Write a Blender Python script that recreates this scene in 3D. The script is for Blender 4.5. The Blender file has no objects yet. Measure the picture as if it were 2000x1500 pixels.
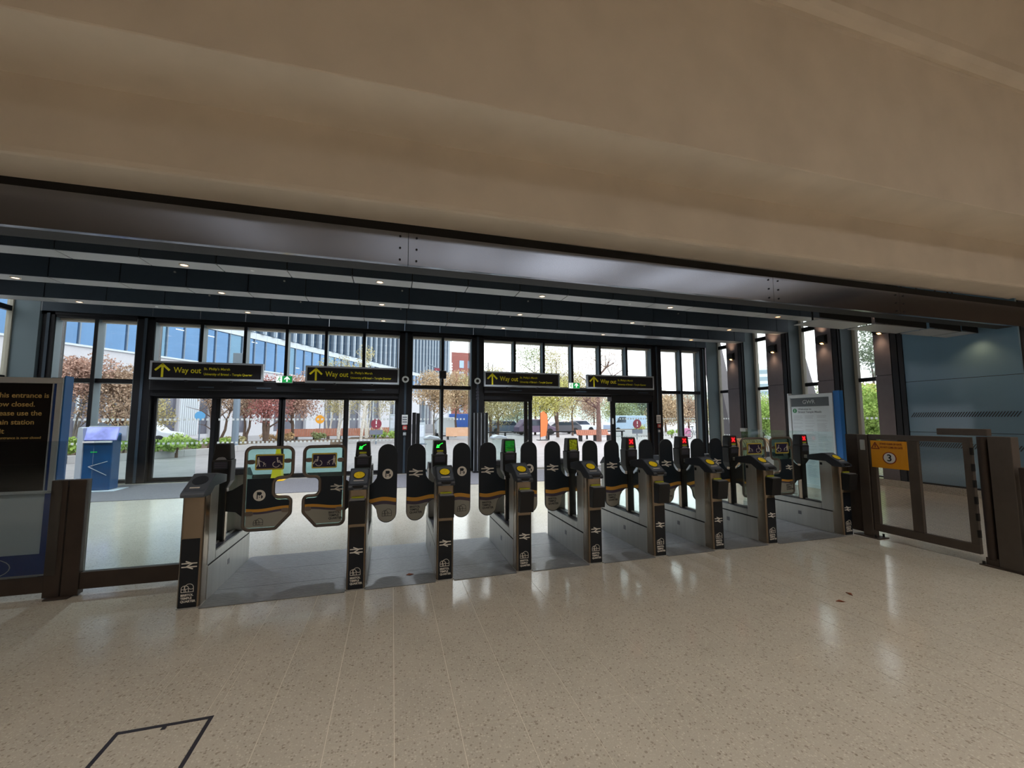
import bpy, bmesh, math, random
from mathutils import Vector, Matrix
rnd = random.Random(7)
S = bpy.context.scene
COL = S.collection
PI = math.pi

# ------------------------------------------------------------------ camera, world, lights, exposure
YAW, PITCH, ROLL, FPX = 0.2838, 0.0863, -0.002, 799.74
CAM = Vector((0, -4.218, 1.5858))
cy, sy, cp, sp = math.cos(YAW), math.sin(YAW), math.cos(PITCH), math.sin(PITCH)
FW = Vector((sy*cp, cy*cp, sp)); R0 = Vector((cy, -sy, 0)); U0 = R0.cross(FW)
RT = R0*math.cos(ROLL) + U0*math.sin(ROLL); UP = U0*math.cos(ROLL) - R0*math.sin(ROLL)
cd = bpy.data.cameras.new('camera'); cam = bpy.data.objects.new('camera', cd); COL.objects.link(cam)
cam.matrix_world = Matrix(((RT.x, UP.x, -FW.x, CAM.x), (RT.y, UP.y, -FW.y, CAM.y), (RT.z, UP.z, -FW.z, CAM.z), (0, 0, 0, 1)))
cd.sensor_width = 36; cd.lens = FPX/2000*36; cd.clip_end = 800; cd.clip_start = .05
S.camera = cam
S.view_settings.view_transform = 'Standard'; S.view_settings.look = 'None'
S.view_settings.gamma = 1; S.view_settings.use_curve_mapping = False
S.view_settings.exposure = 0.62

w = bpy.data.worlds.new('overcast_sky'); S.world = w; w.use_nodes = True
nt = w.node_tree; bg = nt.nodes['Background']
tc = nt.nodes.new('ShaderNodeTexCoord'); sx = nt.nodes.new('ShaderNodeSeparateXYZ'); rp = nt.nodes.new('ShaderNodeValToRGB')
nt.links.new(tc.outputs['Generated'], sx.inputs[0]); nt.links.new(sx.outputs['Z'], rp.inputs[0]); nt.links.new(rp.outputs[0], bg.inputs[0])
rp.color_ramp.elements[0].position = 0.0; rp.color_ramp.elements[0].color = (.93, .96, 1, 1)
rp.color_ramp.elements[1].position = 1.0; rp.color_ramp.elements[1].color = (1, 1, 1, 1)
bg.inputs[1].default_value = 2.15

def area(name, loc, size, energy, color, rot=(0, 0, 0), sizey=None):
    d = bpy.data.lights.new(name, 'AREA'); d.energy = energy; d.color = color; d.size = size
    if sizey: d.shape = 'RECTANGLE'; d.size_y = sizey
    o = bpy.data.objects.new(name, d); COL.objects.link(o); o.location = loc; o.rotation_euler = rot
    return o
# unseen lamps added over the concourse as fill, spread narrowed to light the floor
for x in (-7, -1, 5, 11, 17):
    for y in (-4.6, -9.0):
        a_ = area('concourse_fill_lamp', (x, y, 7.4), 1.2, 60 if y > -6 else 44, (1, .92, .82), sizey=.6); a_.data.spread = math.radians(100)

def spot(loc, energy, color=(1, .68, .42), ang=70, up=False, blend=.9):
    d = bpy.data.lights.new('lamp_beam', 'SPOT'); d.energy = energy; d.color = color
    d.spot_size = math.radians(ang); d.spot_blend = blend; d.shadow_soft_size = .07
    o = bpy.data.objects.new('lamp_beam', d); COL.objects.link(o); o.location = loc
    if up: o.rotation_euler = (PI, 0, 0)
    return o

# ------------------------------------------------------------------ helpers
def lin(c):
    return tuple((v/255/12.92 if v/255 <= .04045 else ((v/255+.055)/1.055)**2.4) for v in c)
def at(px, py, Y):
    d = FW + RT*((px-1000)/FPX) - UP*((py-750)/FPX)
    return CAM + d*((Y-CAM.y)/d.y)

MATS = {}
def mat(name, rgb, rough=.5, metal=0, spec=.5, var=0, vscale=8, emit=0, bump=0, bscale=40, stretch=None, coat=0, aniso=0):
    if name in MATS: return MATS[name]
    m = bpy.data.materials.new(name); m.use_nodes = True; t = m.node_tree; b = t.nodes['Principled BSDF']
    c = lin(rgb); b.inputs['Base Color'].default_value = (*c, 1)
    b.inputs['Roughness'].default_value = rough; b.inputs['Metallic'].default_value = metal
    b.inputs['Specular IOR Level'].default_value = spec
    if coat: b.inputs['Coat Weight'].default_value = coat; b.inputs['Coat Roughness'].default_value = .1
    if aniso: b.inputs['Anisotropic'].default_value = aniso; b.inputs['Anisotropic Rotation'].default_value = .0
    if emit:
        b.inputs['Emission Color'].default_value = (*c, 1); b.inputs['Emission Strength'].default_value = emit
    if var or bump:
        g = t.nodes.new('ShaderNodeNewGeometry'); mp = t.nodes.new('ShaderNodeMapping'); t.links.new(g.outputs['Position'], mp.inputs[0])
        if stretch: mp.inputs['Scale'].default_value = stretch
    if var:
        n = t.nodes.new('ShaderNodeTexNoise'); n.inputs['Scale'].default_value = vscale; n.inputs['Detail'].default_value = 4
        t.links.new(mp.outputs[0], n.inputs['Vector'])
        r = t.nodes.new('ShaderNodeValToRGB'); t.links.new(n.outputs[0], r.inputs[0])
        r.color_ramp.elements[0].position = .3; r.color_ramp.elements[1].position = .7
        r.color_ramp.elements[0].color = (*[v*(1-var) for v in c], 1); r.color_ramp.elements[1].color = (*[min(1, v*(1+var)) for v in c], 1)
        t.links.new(r.outputs[0], b.inputs['Base Color'])
        if emit: t.links.new(r.outputs[0], b.inputs['Emission Color'])
    if bump:
        n2 = t.nodes.new('ShaderNodeTexNoise'); n2.inputs['Scale'].default_value = bscale; t.links.new(mp.outputs[0], n2.inputs['Vector'])
        bu = t.nodes.new('ShaderNodeBump'); bu.inputs['Strength'].default_value = bump; bu.inputs['Distance'].default_value = .01
        t.links.new(n2.outputs[0], bu.inputs['Height']); t.links.new(bu.outputs[0], b.inputs['Normal'])
    MATS[name] = m; return m

def glass(name, tint, refl=.9, base=.04):
    if name in MATS: return MATS[name]
    m = bpy.data.materials.new(name); m.use_nodes = True; t = m.node_tree
    for n in list(t.nodes):
        if n.type != 'OUTPUT_MATERIAL': t.nodes.remove(n)
    out = [n for n in t.nodes if n.type == 'OUTPUT_MATERIAL'][0]
    tr = t.nodes.new('ShaderNodeBsdfTransparent'); tr.inputs[0].default_value = (*tint, 1)
    gl = t.nodes.new('ShaderNodeBsdfGlossy'); gl.inputs['Roughness'].default_value = .02; gl.inputs[0].default_value = (refl, refl, refl, 1)
    lw = t.nodes.new('ShaderNodeLayerWeight'); lw.inputs[0].default_value = .5
    pw = t.nodes.new('ShaderNodeMath'); pw.operation = 'POWER'; pw.inputs[1].default_value = 5; t.links.new(lw.outputs['Facing'], pw.inputs[0])
    fr = t.nodes.new('ShaderNodeMath'); fr.operation = 'MULTIPLY_ADD'; fr.inputs[1].default_value = 1-base; fr.inputs[2].default_value = base; t.links.new(pw.outputs[0], fr.inputs[0])
    mx = t.nodes.new('ShaderNodeMixShader')
    t.links.new(fr.outputs[0], mx.inputs[0]); t.links.new(tr.outputs[0], mx.inputs[1]); t.links.new(gl.outputs[0], mx.inputs[2])
    t.links.new(mx.outputs[0], out.inputs[0]); MATS[name] = m; return m

def terrazzo(name, base, dark, light):
    m = bpy.data.materials.new(name); m.use_nodes = True; t = m.node_tree; b = t.nodes['Principled BSDF']
    g = t.nodes.new('ShaderNodeNewGeometry')
    def vor(scale, thr, keep):
        v = t.nodes.new('ShaderNodeTexVoronoi'); v.inputs['Scale'].default_value = scale; t.links.new(g.outputs['Position'], v.inputs['Vector'])
        a = t.nodes.new('ShaderNodeMath'); a.operation = 'LESS_THAN'; a.inputs[1].default_value = thr; t.links.new(v.outputs['Distance'], a.inputs[0])
        s = t.nodes.new('ShaderNodeSeparateColor'); t.links.new(v.outputs['Color'], s.inputs[0])
        k = t.nodes.new('ShaderNodeMath'); k.operation = 'GREATER_THAN'; k.inputs[1].default_value = keep; t.links.new(s.outputs[0], k.inputs[0])
        q = t.nodes.new('ShaderNodeMath'); q.operation = 'MULTIPLY'; t.links.new(a.outputs[0], q.inputs[0]); t.links.new(k.outputs[0], q.inputs[1])
        return q
    n = t.nodes.new('ShaderNodeTexNoise'); n.inputs['Scale'].default_value = 3; n.inputs['Detail'].default_value = 6; t.links.new(g.outputs['Position'], n.inputs['Vector'])
    r = t.nodes.new('ShaderNodeValToRGB'); t.links.new(n.outputs[0], r.inputs[0]); bb = lin(base)
    r.color_ramp.elements[0].color = (*[x*.88 for x in bb], 1); r.color_ramp.elements[1].color = (*[x*1.1 for x in bb], 1)
    last = r.outputs[0]
    for sc, th, kp, col, f in ((34, .28, .76, dark, .45), (62, .32, .62, dark, .42), (70, .36, .65, light, .5), (150, .4, .5, light, .3)):
        q = vor(sc, th, kp); mm = t.nodes.new('ShaderNodeMath'); mm.operation = 'MULTIPLY'; mm.inputs[1].default_value = f; t.links.new(q.outputs[0], mm.inputs[0])
        x = t.nodes.new('ShaderNodeMix'); x.data_type = 'RGBA'; t.links.new(mm.outputs[0], x.inputs[0]); t.links.new(last, x.inputs[6]); x.inputs[7].default_value = (*lin(col), 1)
        last = x.outputs[2]
    t.links.new(last, b.inputs['Base Color'])
    b.inputs['Roughness'].default_value = .14; b.inputs['Specular IOR Level'].default_value = .5
    n3 = t.nodes.new('ShaderNodeTexNoise'); n3.inputs['Scale'].default_value = 9; t.links.new(g.outputs['Position'], n3.inputs['Vector'])
    bu = t.nodes.new('ShaderNodeBump'); bu.inputs['Strength'].default_value = .05; bu.inputs['Distance'].default_value = .02
    t.links.new(n3.outputs[0], bu.inputs['Height']); t.links.new(bu.outputs[0], b.inputs['Normal'])
    MATS[name] = m; return m

class MB:
    def __init__(s): s.v = []; s.f = []
    def add(s, vs, fs):
        o = len(s.v); s.v += [tuple(p) for p in vs]; s.f += [tuple(i+o for i in f) for f in fs]; return s
    def box(s, x0, x1, y0, y1, z0, z1):
        return s.add([(x0,y0,z0),(x1,y0,z0),(x1,y1,z0),(x0,y1,z0),(x0,y0,z1),(x1,y0,z1),(x1,y1,z1),(x0,y1,z1)],
                     [(0,3,2,1),(4,5,6,7),(0,1,5,4),(1,2,6,5),(2,3,7,6),(3,0,4,7)])
    def obox(s, c, size, M):
        a = [Vector(c) + M @ Vector((i*size[0]/2, j*size[1]/2, k*size[2]/2)) for k in (-1,1) for i,j in ((-1,-1),(1,-1),(1,1),(-1,1))]
        return s.add(a, [(0,3,2,1),(4,5,6,7),(0,1,5,4),(1,2,6,5),(2,3,7,6),(3,0,4,7)])
    def prism(s, poly, axis, a, b):
        # poly in the two other axes, kept in cyclic order: x:(y,z) y:(x,z) z:(x,y)
        def P(p, t): return {'x': (t, p[0], p[1]), 'y': (p[0], t, p[1]), 'z': (p[0], p[1], t)}[axis]
        n = len(poly); ar = sum(poly[i][0]*poly[(i+1)%n][1]-poly[(i+1)%n][0]*poly[i][1] for i in range(n))
        if (ar < 0) != (axis == 'y'): poly = poly[::-1]
        return s.add([P(p, a) for p in poly]+[P(p, b) for p in poly],
                     [tuple(range(n))[::-1], tuple(range(n, 2*n))]+[(i, (i+1)%n, n+(i+1)%n, n+i) for i in range(n)])
    def tube(s, pts, r, n=8, closed=False, r2=None):
        pts = [Vector(p) for p in pts]; m = len(pts); rings = []
        prev = None
        for i, p in enumerate(pts):
            if closed: d = (pts[(i+1)%m]-pts[i-1])
            else: d = (pts[min(i+1, m-1)]-pts[max(i-1, 0)])
            d.normalize()
            if prev is None:
                u = d.orthogonal().normalized()
            else:
                u = (prev - d*prev.dot(d)); u = u.normalized() if u.length > 1e-6 else d.orthogonal().normalized()
            prev = u; v = d.cross(u)
            rr = r if r2 is None else r+(r2-r)*i/max(1, m-1)
            rings.append([p+u*rr*math.cos(2*PI*k/n)+v*rr*math.sin(2*PI*k/n) for k in range(n)])
        vs = [q for g in rings for q in g]; fs = []
        for i in range(m if closed else m-1):
            j = (i+1) % m
            for k in range(n): fs.append((i*n+k, i*n+(k+1)%n, j*n+(k+1)%n, j*n+k))
        if not closed: fs += [tuple(range(n))[::-1], tuple((m-1)*n+k for k in range(n))]
        return s.add(vs, fs)
    def cyl(s, a, b, r, n=16, r2=None): return s.tube([a, b], r, n, False, r2)
    def ribbon(s, pts, w, y0, y1, closed=False):
        # flat strip in the XZ plane
        m = len(pts)
        for i in range(m if closed else m-1):
            a = Vector((pts[i][0], pts[i][1])); b = Vector((pts[(i+1)%m][0], pts[(i+1)%m][1])); d = b-a
            if d.length < 1e-6: continue
            d.normalize(); n_ = Vector((-d.y, d.x))*w/2; a2 = a-d*w*.3; b2 = b+d*w*.3
            s.prism([a2+n_, b2+n_, b2-n_, a2-n_], 'y', y0, y1)
        return s
    def disc(s, c, r, y0, y1, n=20, sx=1):
        return s.prism([(c[0]+r*sx*math.cos(2*PI*k/n), c[1]+r*math.sin(2*PI*k/n)) for k in range(n)], 'y', y0, y1)
    def xf(s, M):
        s.v = [tuple(M @ Vector(p)) for p in s.v]; return s
    def mesh(s, name):
        me = bpy.data.meshes.new(name); me.from_pydata(s.v, [], s.f); me.update(); return me
    def build(s, name, m, parent=None, smooth=False, bevel=0, label=None, kind=None, loc=None, segs=2):
        me = s.mesh(name); me.materials.append(m)
        if smooth:
            me.polygons.foreach_set('use_smooth', [True]*len(me.polygons))
            me.set_sharp_from_angle(angle=math.radians(40))
        return link(name, me, parent, bevel, label, kind, loc, segs)
def link(name, me, parent=None, bevel=0, label=None, kind=None, loc=None, segs=2):
    o = bpy.data.objects.new(name, me); COL.objects.link(o)
    if parent: o.parent = parent
    if bevel:
        b = o.modifiers.new('edge', 'BEVEL'); b.width = bevel; b.segments = segs; b.limit_method = 'ANGLE'
    if label: o['label'] = label
    if kind: o['kind'] = kind
    if loc: o.location = loc
    return o
def thing(name, label, cat, loc=(0,0,0), rz=0, group=None):
    o = bpy.data.objects.new(name, None); COL.objects.link(o); o.location = loc; o.rotation_euler = (0,0,rz)
    o.empty_display_size = .1
    return tag(o, label, cat, group)
def tag(o, label, cat, group=None):
    o['label'] = label; o['category'] = cat
    if group: o['group'] = group
    return o
def struct(name, loc=(0,0,0)):
    o = bpy.data.objects.new(name, None); COL.objects.link(o); o.location = loc; o['kind'] = 'structure'; o.empty_display_size = .1
    return o
def copy_tree(o, parent=None):
    c = o.copy(); COL.objects.link(c); c.parent = parent
    for ch in o.children: copy_tree(ch, c)
    return c
TXT = {}
def text(name, string, size, m, parent, loc, rot=(PI/2,0,0), bold=0, align='LEFT', sx=1.0, ext=.0006):
    key = (string, size, bold, align, m.name)
    if key not in TXT:
        cu = bpy.data.curves.new('t', 'FONT'); cu.body = string; cu.size = size; cu.align_x = align; cu.align_y = 'CENTER'
        cu.offset = bold*size; cu.extrude = ext; cu.resolution_u = 3
        ob = bpy.data.objects.new('t', cu); COL.objects.link(ob)
        dg = bpy.context.evaluated_depsgraph_get(); me = bpy.data.meshes.new_from_object(ob.evaluated_get(dg)); me.name = name
        bpy.data.objects.remove(ob); bpy.data.curves.remove(cu)
        me.materials.clear(); me.materials.append(m); TXT[key] = me
    o = link(name, TXT[key], parent); o.location = loc; o.rotation_euler = rot; o.scale = (sx, 1, 1)
    return o
def rounded(poly, radii, n=6):
    out = []; m = len(poly)
    for i in range(m):
        p = Vector(poly[i]); a = (Vector(poly[i-1])-p); b = (Vector(poly[(i+1)%m])-p)
        r = radii[i] if isinstance(radii, (list, tuple)) else radii
        la, lb = a.length, b.length; a.normalize(); b.normalize()
        ang = a.angle(b); t = min(r/math.tan(ang/2), la*.49, lb*.49); r = t*math.tan(ang/2)
        c = p+(a+b).normalized()*(r/math.sin(ang/2)); s_ = p+a*t-c; e_ = p+b*t-c
        a0 = math.atan2(s_.y, s_.x); a1 = math.atan2(e_.y, e_.x); d = (a1-a0+PI) % (2*PI)-PI
        for k in range(n+1):
            q = a0+d*k/n; out.append((c.x+r*math.cos(q), c.y+r*math.sin(q)))
    return out
def spans(poly, x):
    zs = []; n = len(poly)
    for i in range(n):
        (x0, z0), (x1, z1) = poly[i], poly[(i+1)%n]
        if (x0 <= x < x1) or (x1 <= x < x0): zs.append(z0+(z1-z0)*(x-x0)/(x1-x0))
    zs.sort(); return [(zs[i], zs[i+1]) for i in range(0, len(zs)-1, 2)]
def overlay(poly, lo, hi, y0, y1, inset=.006, n=60):
    # plate that fills the outline between two wavy lines lo(x) and hi(x)
    xs = [p[0] for p in poly]; a, b = min(xs)+inset, max(xs)-inset; mb = MB(); prev = []
    for k in range(n+1):
        x = a+(b-a)*k/n; cur = []
        for z0, z1 in spans(poly, x):
            u, v = max(z0+inset, lo(x)), min(z1-inset, hi(x))
            if v > u+.0005: cur.append((x, u, v))
        for p in prev:
            for q in cur:
                if min(p[2], q[2]) > max(p[1], q[1]):
                    mb.prism([(p[0], p[1]), (q[0], q[1]), (q[0], q[2]), (p[0], p[2])], 'y', y0, y1)
        prev = cur
    return mb

# ------------------------------------------------------------------ materials
M_terr = terrazzo('terrazzo', (176, 170, 159), (104, 92, 76), (205, 200, 188))
M_joint = mat('tile_joint', (204, 198, 184), .5)
M_plate = mat('walkway_plate', (122, 124, 127), .36, .3, bump=.6, bscale=55, var=.15, vscale=30, stretch=(.5, 1.4, 1))
M_matting = mat('matting', (92, 90, 96), .85, var=.2, vscale=30)
M_plaster = mat('cream_plaster', (222, 208, 190), .75, var=.06, vscale=1.5, bump=.06, bscale=6)
M_gap = mat('black_gap', (8, 8, 9), .7)
M_beam = mat('beam_steel', (136, 140, 150), .2, .97, var=.06, vscale=1.6, stretch=(1, 1, .05), aniso=.9)
M_panel = mat('panel_navy_grey', (58, 70, 82), .42, .2, var=.05)
M_soffit = mat('soffit_grey', (158, 160, 160), .4, .25)
M_ceil = mat('dark_ceiling', (16, 18, 20), .8)
M_frame = mat('frame_black', (22, 22, 26), .4, .2)
M_framein = mat('reveal_daylit', (104, 120, 128), .5, .1)  # frame sides paler than frame_black; the daylight on them is in the colour
M_mull_light = mat('mullion_cream', (176, 172, 158), .5)
M_pane = glass('window_glass', (.93, .96, .955))
M_balus = glass('balustrade_glass', (.89, .95, .945))
M_gateglass = glass('paddle_glass', (.66, .86, .83))
M_colface = mat('column_cladding', (104, 98, 102), .45, .15, var=.05)
M_blue = mat('blue_glazed_panel', (104, 136, 158), .1, .0, spec=.8, coat=.3)
M_white = mat('white', (225, 226, 226), .5)
M_dot = mat('dot_white', (238, 240, 240), .5)
_t = M_dot.node_tree; _tl = _t.nodes.new('ShaderNodeBsdfTranslucent'); _tl.inputs[0].default_value = (.9, .92, .92, 1); _mx = _t.nodes.new('ShaderNodeMixShader'); _mx.inputs[0].default_value = .65
_t.links.new(_t.nodes['Principled BSDF'].outputs[0], _mx.inputs[1]); _t.links.new(_tl.outputs[0], _mx.inputs[2]); _t.links.new(_mx.outputs[0], _t.nodes['Material Output'].inputs[0])
M_sign = mat('sign_black', (20, 17, 22), .4)
M_signframe = mat('sign_frame', (188, 194, 202), .4, .3)
M_yel = mat('sign_yellow', (240, 226, 36), .5)
M_green = mat('exit_green', (20, 140, 66), .4, emit=.5)
M_exitw = mat('exit_white', (235, 245, 238), .4, emit=.6)
M_steel = mat('brushed_steel', (186, 187, 184), .36, .55, var=.08, vscale=5, stretch=(3, 3, .15))
M_bronze = mat('post_steel_warm', (156, 142, 126), .24, .9)
M_black = mat('matt_black', (16, 17, 20), .45)
M_panelblk = mat('front_panel_black', (14, 21, 30), .35)
M_head = mat('reader_grey', (86, 94, 106), .4)
M_headside = mat('reader_side', (46, 52, 62), .5)
M_disc = mat('reader_yellow', (250, 212, 30), .45, var=.2, vscale=60)
M_logo = mat('logo_grey', (224, 219, 210), .5)
M_navy = mat('paddle_navy', (12, 26, 38), .45)
M_ochre = mat('ochre', (204, 148, 56), .5)
M_purple = mat('purple_grey', (76, 68, 84), .5)
M_lower = mat('paddle_grey', (152, 150, 140), .5)
M_bumper = mat('paddle_edge', (24, 26, 30), .5)
M_led_g = mat('led_green', (30, 255, 60), .5, emit=2.2)
M_led_r = mat('led_red', (255, 24, 30), .5, emit=1.6)
M_redbg = mat('led_red_back', (120, 16, 22), .4, emit=.35)
M_ystrip = mat('strip_lime', (176, 182, 24), .5)
M_bump = mat('dome_grey', (120, 122, 128), .4)
M_brown = mat('fence_brown', (62, 52, 46), .5, .3, var=.1)
M_brownpost = mat('gate_brown', (88, 80, 74), .45, .35, var=.08)
M_boardw = mat('board_silver', (206, 210, 213), .4, .3)
M_boardblue = mat('board_blue', (26, 106, 180), .35)
M_navyblue = mat('board_navy', (26, 62, 130), .4)
M_screen = mat('board_screen', (16, 13, 12), .3)
M_amber = mat('led_amber', (160, 130, 74), .5, emit=.08)
M_posterw = mat('poster_white', (200, 208, 212), .4)
M_postergrey = mat('poster_grey', (84, 90, 94), .4)
M_textgrey = mat('text_grey', (110, 116, 122), .5)
M_igreen = mat('info_green', (50, 130, 84), .4)
M_lens = mat('lamp_lens', (255, 226, 190), .4, emit=3.0)
M_lenswarm = mat('lamp_lens_warm', (255, 190, 120), .4, emit=5.0)
M_trimw = mat('lamp_trim', (190, 178, 164), .4)
M_redn = mat('notice_red', (190, 60, 60), .5)
M_darkline = mat('dark_line', (70, 70, 80), .4, .5)
M_hatchline = mat('stripe_dark', (30, 38, 46), .4)
M_warn = mat('warning_orange', (228, 158, 20), .45)
M_warnred = mat('warning_red', (140, 50, 20), .5)
M_coney = mat('cone_yellow', (236, 190, 20), .4)
M_kiosk = mat('kiosk_blue', (22, 72, 118), .35, var=.2, vscale=3)
M_kioskscr = mat('kiosk_screen', (140, 150, 214), .2, emit=.25, var=.3, vscale=4)
M_kioskshell = mat('kiosk_shell', (176, 186, 196), .4)
M_mesh = None

# ------------------------------------------------------------------ floor
fl = MB().box(-20, 24, .0, 8.6, -.06, 0).build('floor', M_terr, kind='structure')
bed = MB().box(-20, 24, -14, 0, -.06, -.0015).build('floor', M_joint, kind='structure')
TW, TL = .326, .99
tile_me = MB().box(-TW/2+.0018, TW/2-.0018, -TL/2+.0018, TL/2-.0018, -.03, 0).mesh('floor_tile'); tile_me.materials.append(M_terr)
HX0, HX1, HY0, HY1 = -1.315, -.885, -1.94, -1.51
nfull = 0; rest = MB()
for i in range(-56, 68):
    for j in range(0, 14):
        X = .045 + TW*(i+.5); Yc = -.0 - TL*(j+.5)
        lo, hi = X-TW/2, X+TW/2; y0, y1 = Yc-TL/2, Yc+TL/2
        if hi > HX0 and lo < HX1 and y1 > HY0 and y0 < HY1:    # tiles cut round the access cover
            for a, b, c, d in ((lo, min(hi, HX0), y0, y1), (max(lo, HX1), hi, y0, y1), (max(lo, HX0), min(hi, HX1), y0, min(y1, HY0)), (max(lo, HX0), min(hi, HX1), max(y0, HY1), y1)):
                if b-a > .02 and d-c > .02:
                    MB().box(a+.0018, b-.0018, c+.0018, d-.0018, -.03, 0).build('floor_tile', M_terr, bed)
            continue
        if -2.7 < X < 8.6 and Yc > -3.4 and (Yc > -1.6 or X < 6) and nfull < 135:
            o = link('floor_tile', tile_me, bed); o.location = (X, Yc, 0); nfull += 1
        else:
            rest.box(lo+.0018, hi-.0018, y0+.0018, y1-.0018, -.03, 0)
rest.build('floor_tile_field', M_terr, bed, kind='stuff')
t = thing('access_cover', 'square floor access cover with a dark metal rim, tile-filled, sunk in the terrazzo', 'access cover', (HX0, HY0, 0))
wx, wy = HX1-HX0, HY1-HY0; q = .02
MB().box(0, wx, 0, q, -.02, .001).box(0, wx, wy-q, wy, -.02, .001).box(0, q, q, wy-q, -.02, .001).box(wx-q, wx, q, wy-q, -.02, .001).build('rim', M_darkline, t)
MB().box(q+.002, wx-q-.002, q+.002, wy-q-.002, -.02, 0).build('infill', M_terr, t)
MB().box(wx*.48, wx*.53, wy-.045, wy-q, -.01, .0015).build('lifting_slot', M_darkline, t)

# ------------------------------------------------------------------ gates data
GX = [-1.709, -.381, .449, 1.279, 2.109, 2.939, 3.769, 4.599, 5.925]
GC = [x+.085 for x in GX]
for i in range(8):
    x0, x1 = GC[i]+.09, GC[i+1]-.09
    wp = struct('floor', (0, 0, 0))
    for y0, y1 in ((-.02, .36), (.365, .82), (.825, 1.33)):
        MB().box(x0, x1, y0, y1, .0002, .006).build('walkway_plate', M_plate, wp)

tag(MB().box(-8.0, 11.0, 5.85, 8.2, .0003, .009).build('entrance_mat', M_matting), 'wide dark grey entrance mat across the hall inside the glass doors', 'mat')

# ------------------------------------------------------------------ concourse shell
XL, XR, YB = -8.27, 11.3, 8.46
def plaster(prof):
    # (y, zleft, zright) closed profile run from x=-18 to x=22
    xa, xb = -18, 22; n = len(prof); mb = MB()
    zz = lambda p, x: p[1]+(p[2]-p[1])*(x+3.2)/(13.9)
    mb.add([(xa, p[0], zz(p, xa)) for p in prof]+[(xb, p[0], zz(p, xb)) for p in prof],
           [tuple(range(n)), tuple(range(n, 2*n))[::-1]]+[(i, n+i, n+(i+1)%n, (i+1)%n) for i in range(n)])
    return mb
pr = [(.5, 3.776, 3.865), (.02, 3.776, 3.865), (-.01, 3.785, 3.874), (-.03, 3.83, 3.91), (-.03, 4.455, 4.63), (-.70, 4.455, 4.63), (-.70, 4.437, 4.612), (-.725, 4.437, 4.612), (-.735, 4.45, 4.62),
      (-.76, 6.5, 6.5), (-.77, 6.54, 6.54), (-.82, 6.53, 6.53), (-.90, 6.56, 6.56), (-.95, 6.62, 6.62), (-.96, 6.72, 6.72), (-1.4, 8.2, 8.2), (.5, 8.2, 8.2)]
plaster(pr).build('ceiling', M_plaster, kind='structure')
MB().box(-18, 22, -8, -1.2, 7.6, 7.8).build('ceiling', M_plaster, kind='structure'); MB().box(-18, 22, -14, -11.5, 7.6, 7.8).build('ceiling', M_plaster, kind='structure')
xx = [-18, -4.9, -4.4, -.2, .2, 2.2, 3.0, 5.0, 6.6, 7.0, 8.2, 10.4, 12.2, 13.4, 14.8, 16.2, 17.0, 22]     # slots added in the unseen roof to streak the beam with sky
for a, b in zip(xx[::2], xx[1::2]): MB().box(a, b, -11.5, -8, 7.6, 7.8).build('ceiling', M_plaster, kind='structure')
MB().box(-18, 22, -14.2, -14, -.1, 7.8).build('wall_rear', mat('concourse_wall', (132, 112, 92), .8, var=.05), kind='structure')
MB().box(-18.2, -18, -14, 1.0, -.1, 8).build('wall_far_left', mat('concourse_wall', (132, 112, 92), .8, var=.05), kind='structure')
MB().box(22, 22.2, -14, 1.0, -.1, 8).build('wall_far_right', mat('concourse_wall', (132, 112, 92), .8, var=.05), kind='structure')
MB().box(-18, XL-.7, .55, .8, -.1, 8).build('wall_left', M_colface, kind='structure')
MB().box(XR+.7, 22, .55, .8, -.1, 8).build('wall_right', M_colface, kind='structure')
MB().box(-18, 22, .42, .5, 3.69, 3.80).build('trim_1', M_gap, kind='structure')

# steel beam over the gate line
beam = struct('steel_beam')
xs = [-18, -6.2, .132, 5.4, 8.1, 16, 22]
for a, b in zip(xs[:-1], xs[1:]):
    p = MB().box(a+.003, b-.003, .4, .46, 3.32, 3.69).build('plate', M_beam, beam)
    for xx in (a+.09, b-.09):
        for zz in (3.37, 3.505, 3.64):
            MB().cyl((xx, .402, zz), (xx, .392, zz), .012, 8).build('bolt', M_gap, p)
MB().box(-18, 22, .46, .7, 3.325, 3.68).build('web', M_gap, beam)

# hall ceiling
MB().box(-8.8, 12.6, .5, 9.0, 4.95, 5.15).build('ceiling', M_ceil, kind='structure')
PW = 1.055; X0 = .305
jn = [X0+PW*k for k in range(-9, 12)]
jn = [XL] + [x for x in jn if XL+.2 < x < XR-.2] + [XR]
def panel_row(name, label, yf, depth, zb, zt, xa=None, soff=True):
    t = thing(name, label, 'ceiling baffle', (0, yf, 0))
    for a, b in zip(jn[:-1], jn[1:]):
        MB().box(a+.009, b-.009, 0, .02, zb, zt).build('face_panel', M_panel, t)
        if soff: MB().box(a+.009, b-.009, .021, depth, zb, zb+.02).build('soffit_panel', M_soffit, t)
    MB().box(XL, XR, .025, depth-.01, zb+.024, zt-.01).build('core', M_gap, t)
    return t
panel_row('ceiling_baffle', 'nearest dark panelled ceiling baffle just behind the steel beam', 3.47, .38, 4.16, 4.95)
panel_row('ceiling_baffle', 'middle dark panelled ceiling baffle, second back from the steel beam', 5.03, .38, 4.16, 4.95)
panel_row('ceiling_baffle', 'farthest dark panelled ceiling baffle, closest to the glazed wall', 6.60, .38, 4.16, 4.95)
fas = struct('trim_2', (0, YB-.06, 0))
for a, b in zip(jn[:-1], jn[1:]):
    MB().box(a+.006, b-.006, 0, .06, 4.265, 4.95).build('fascia_panel', M_panel, fas)
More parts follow.
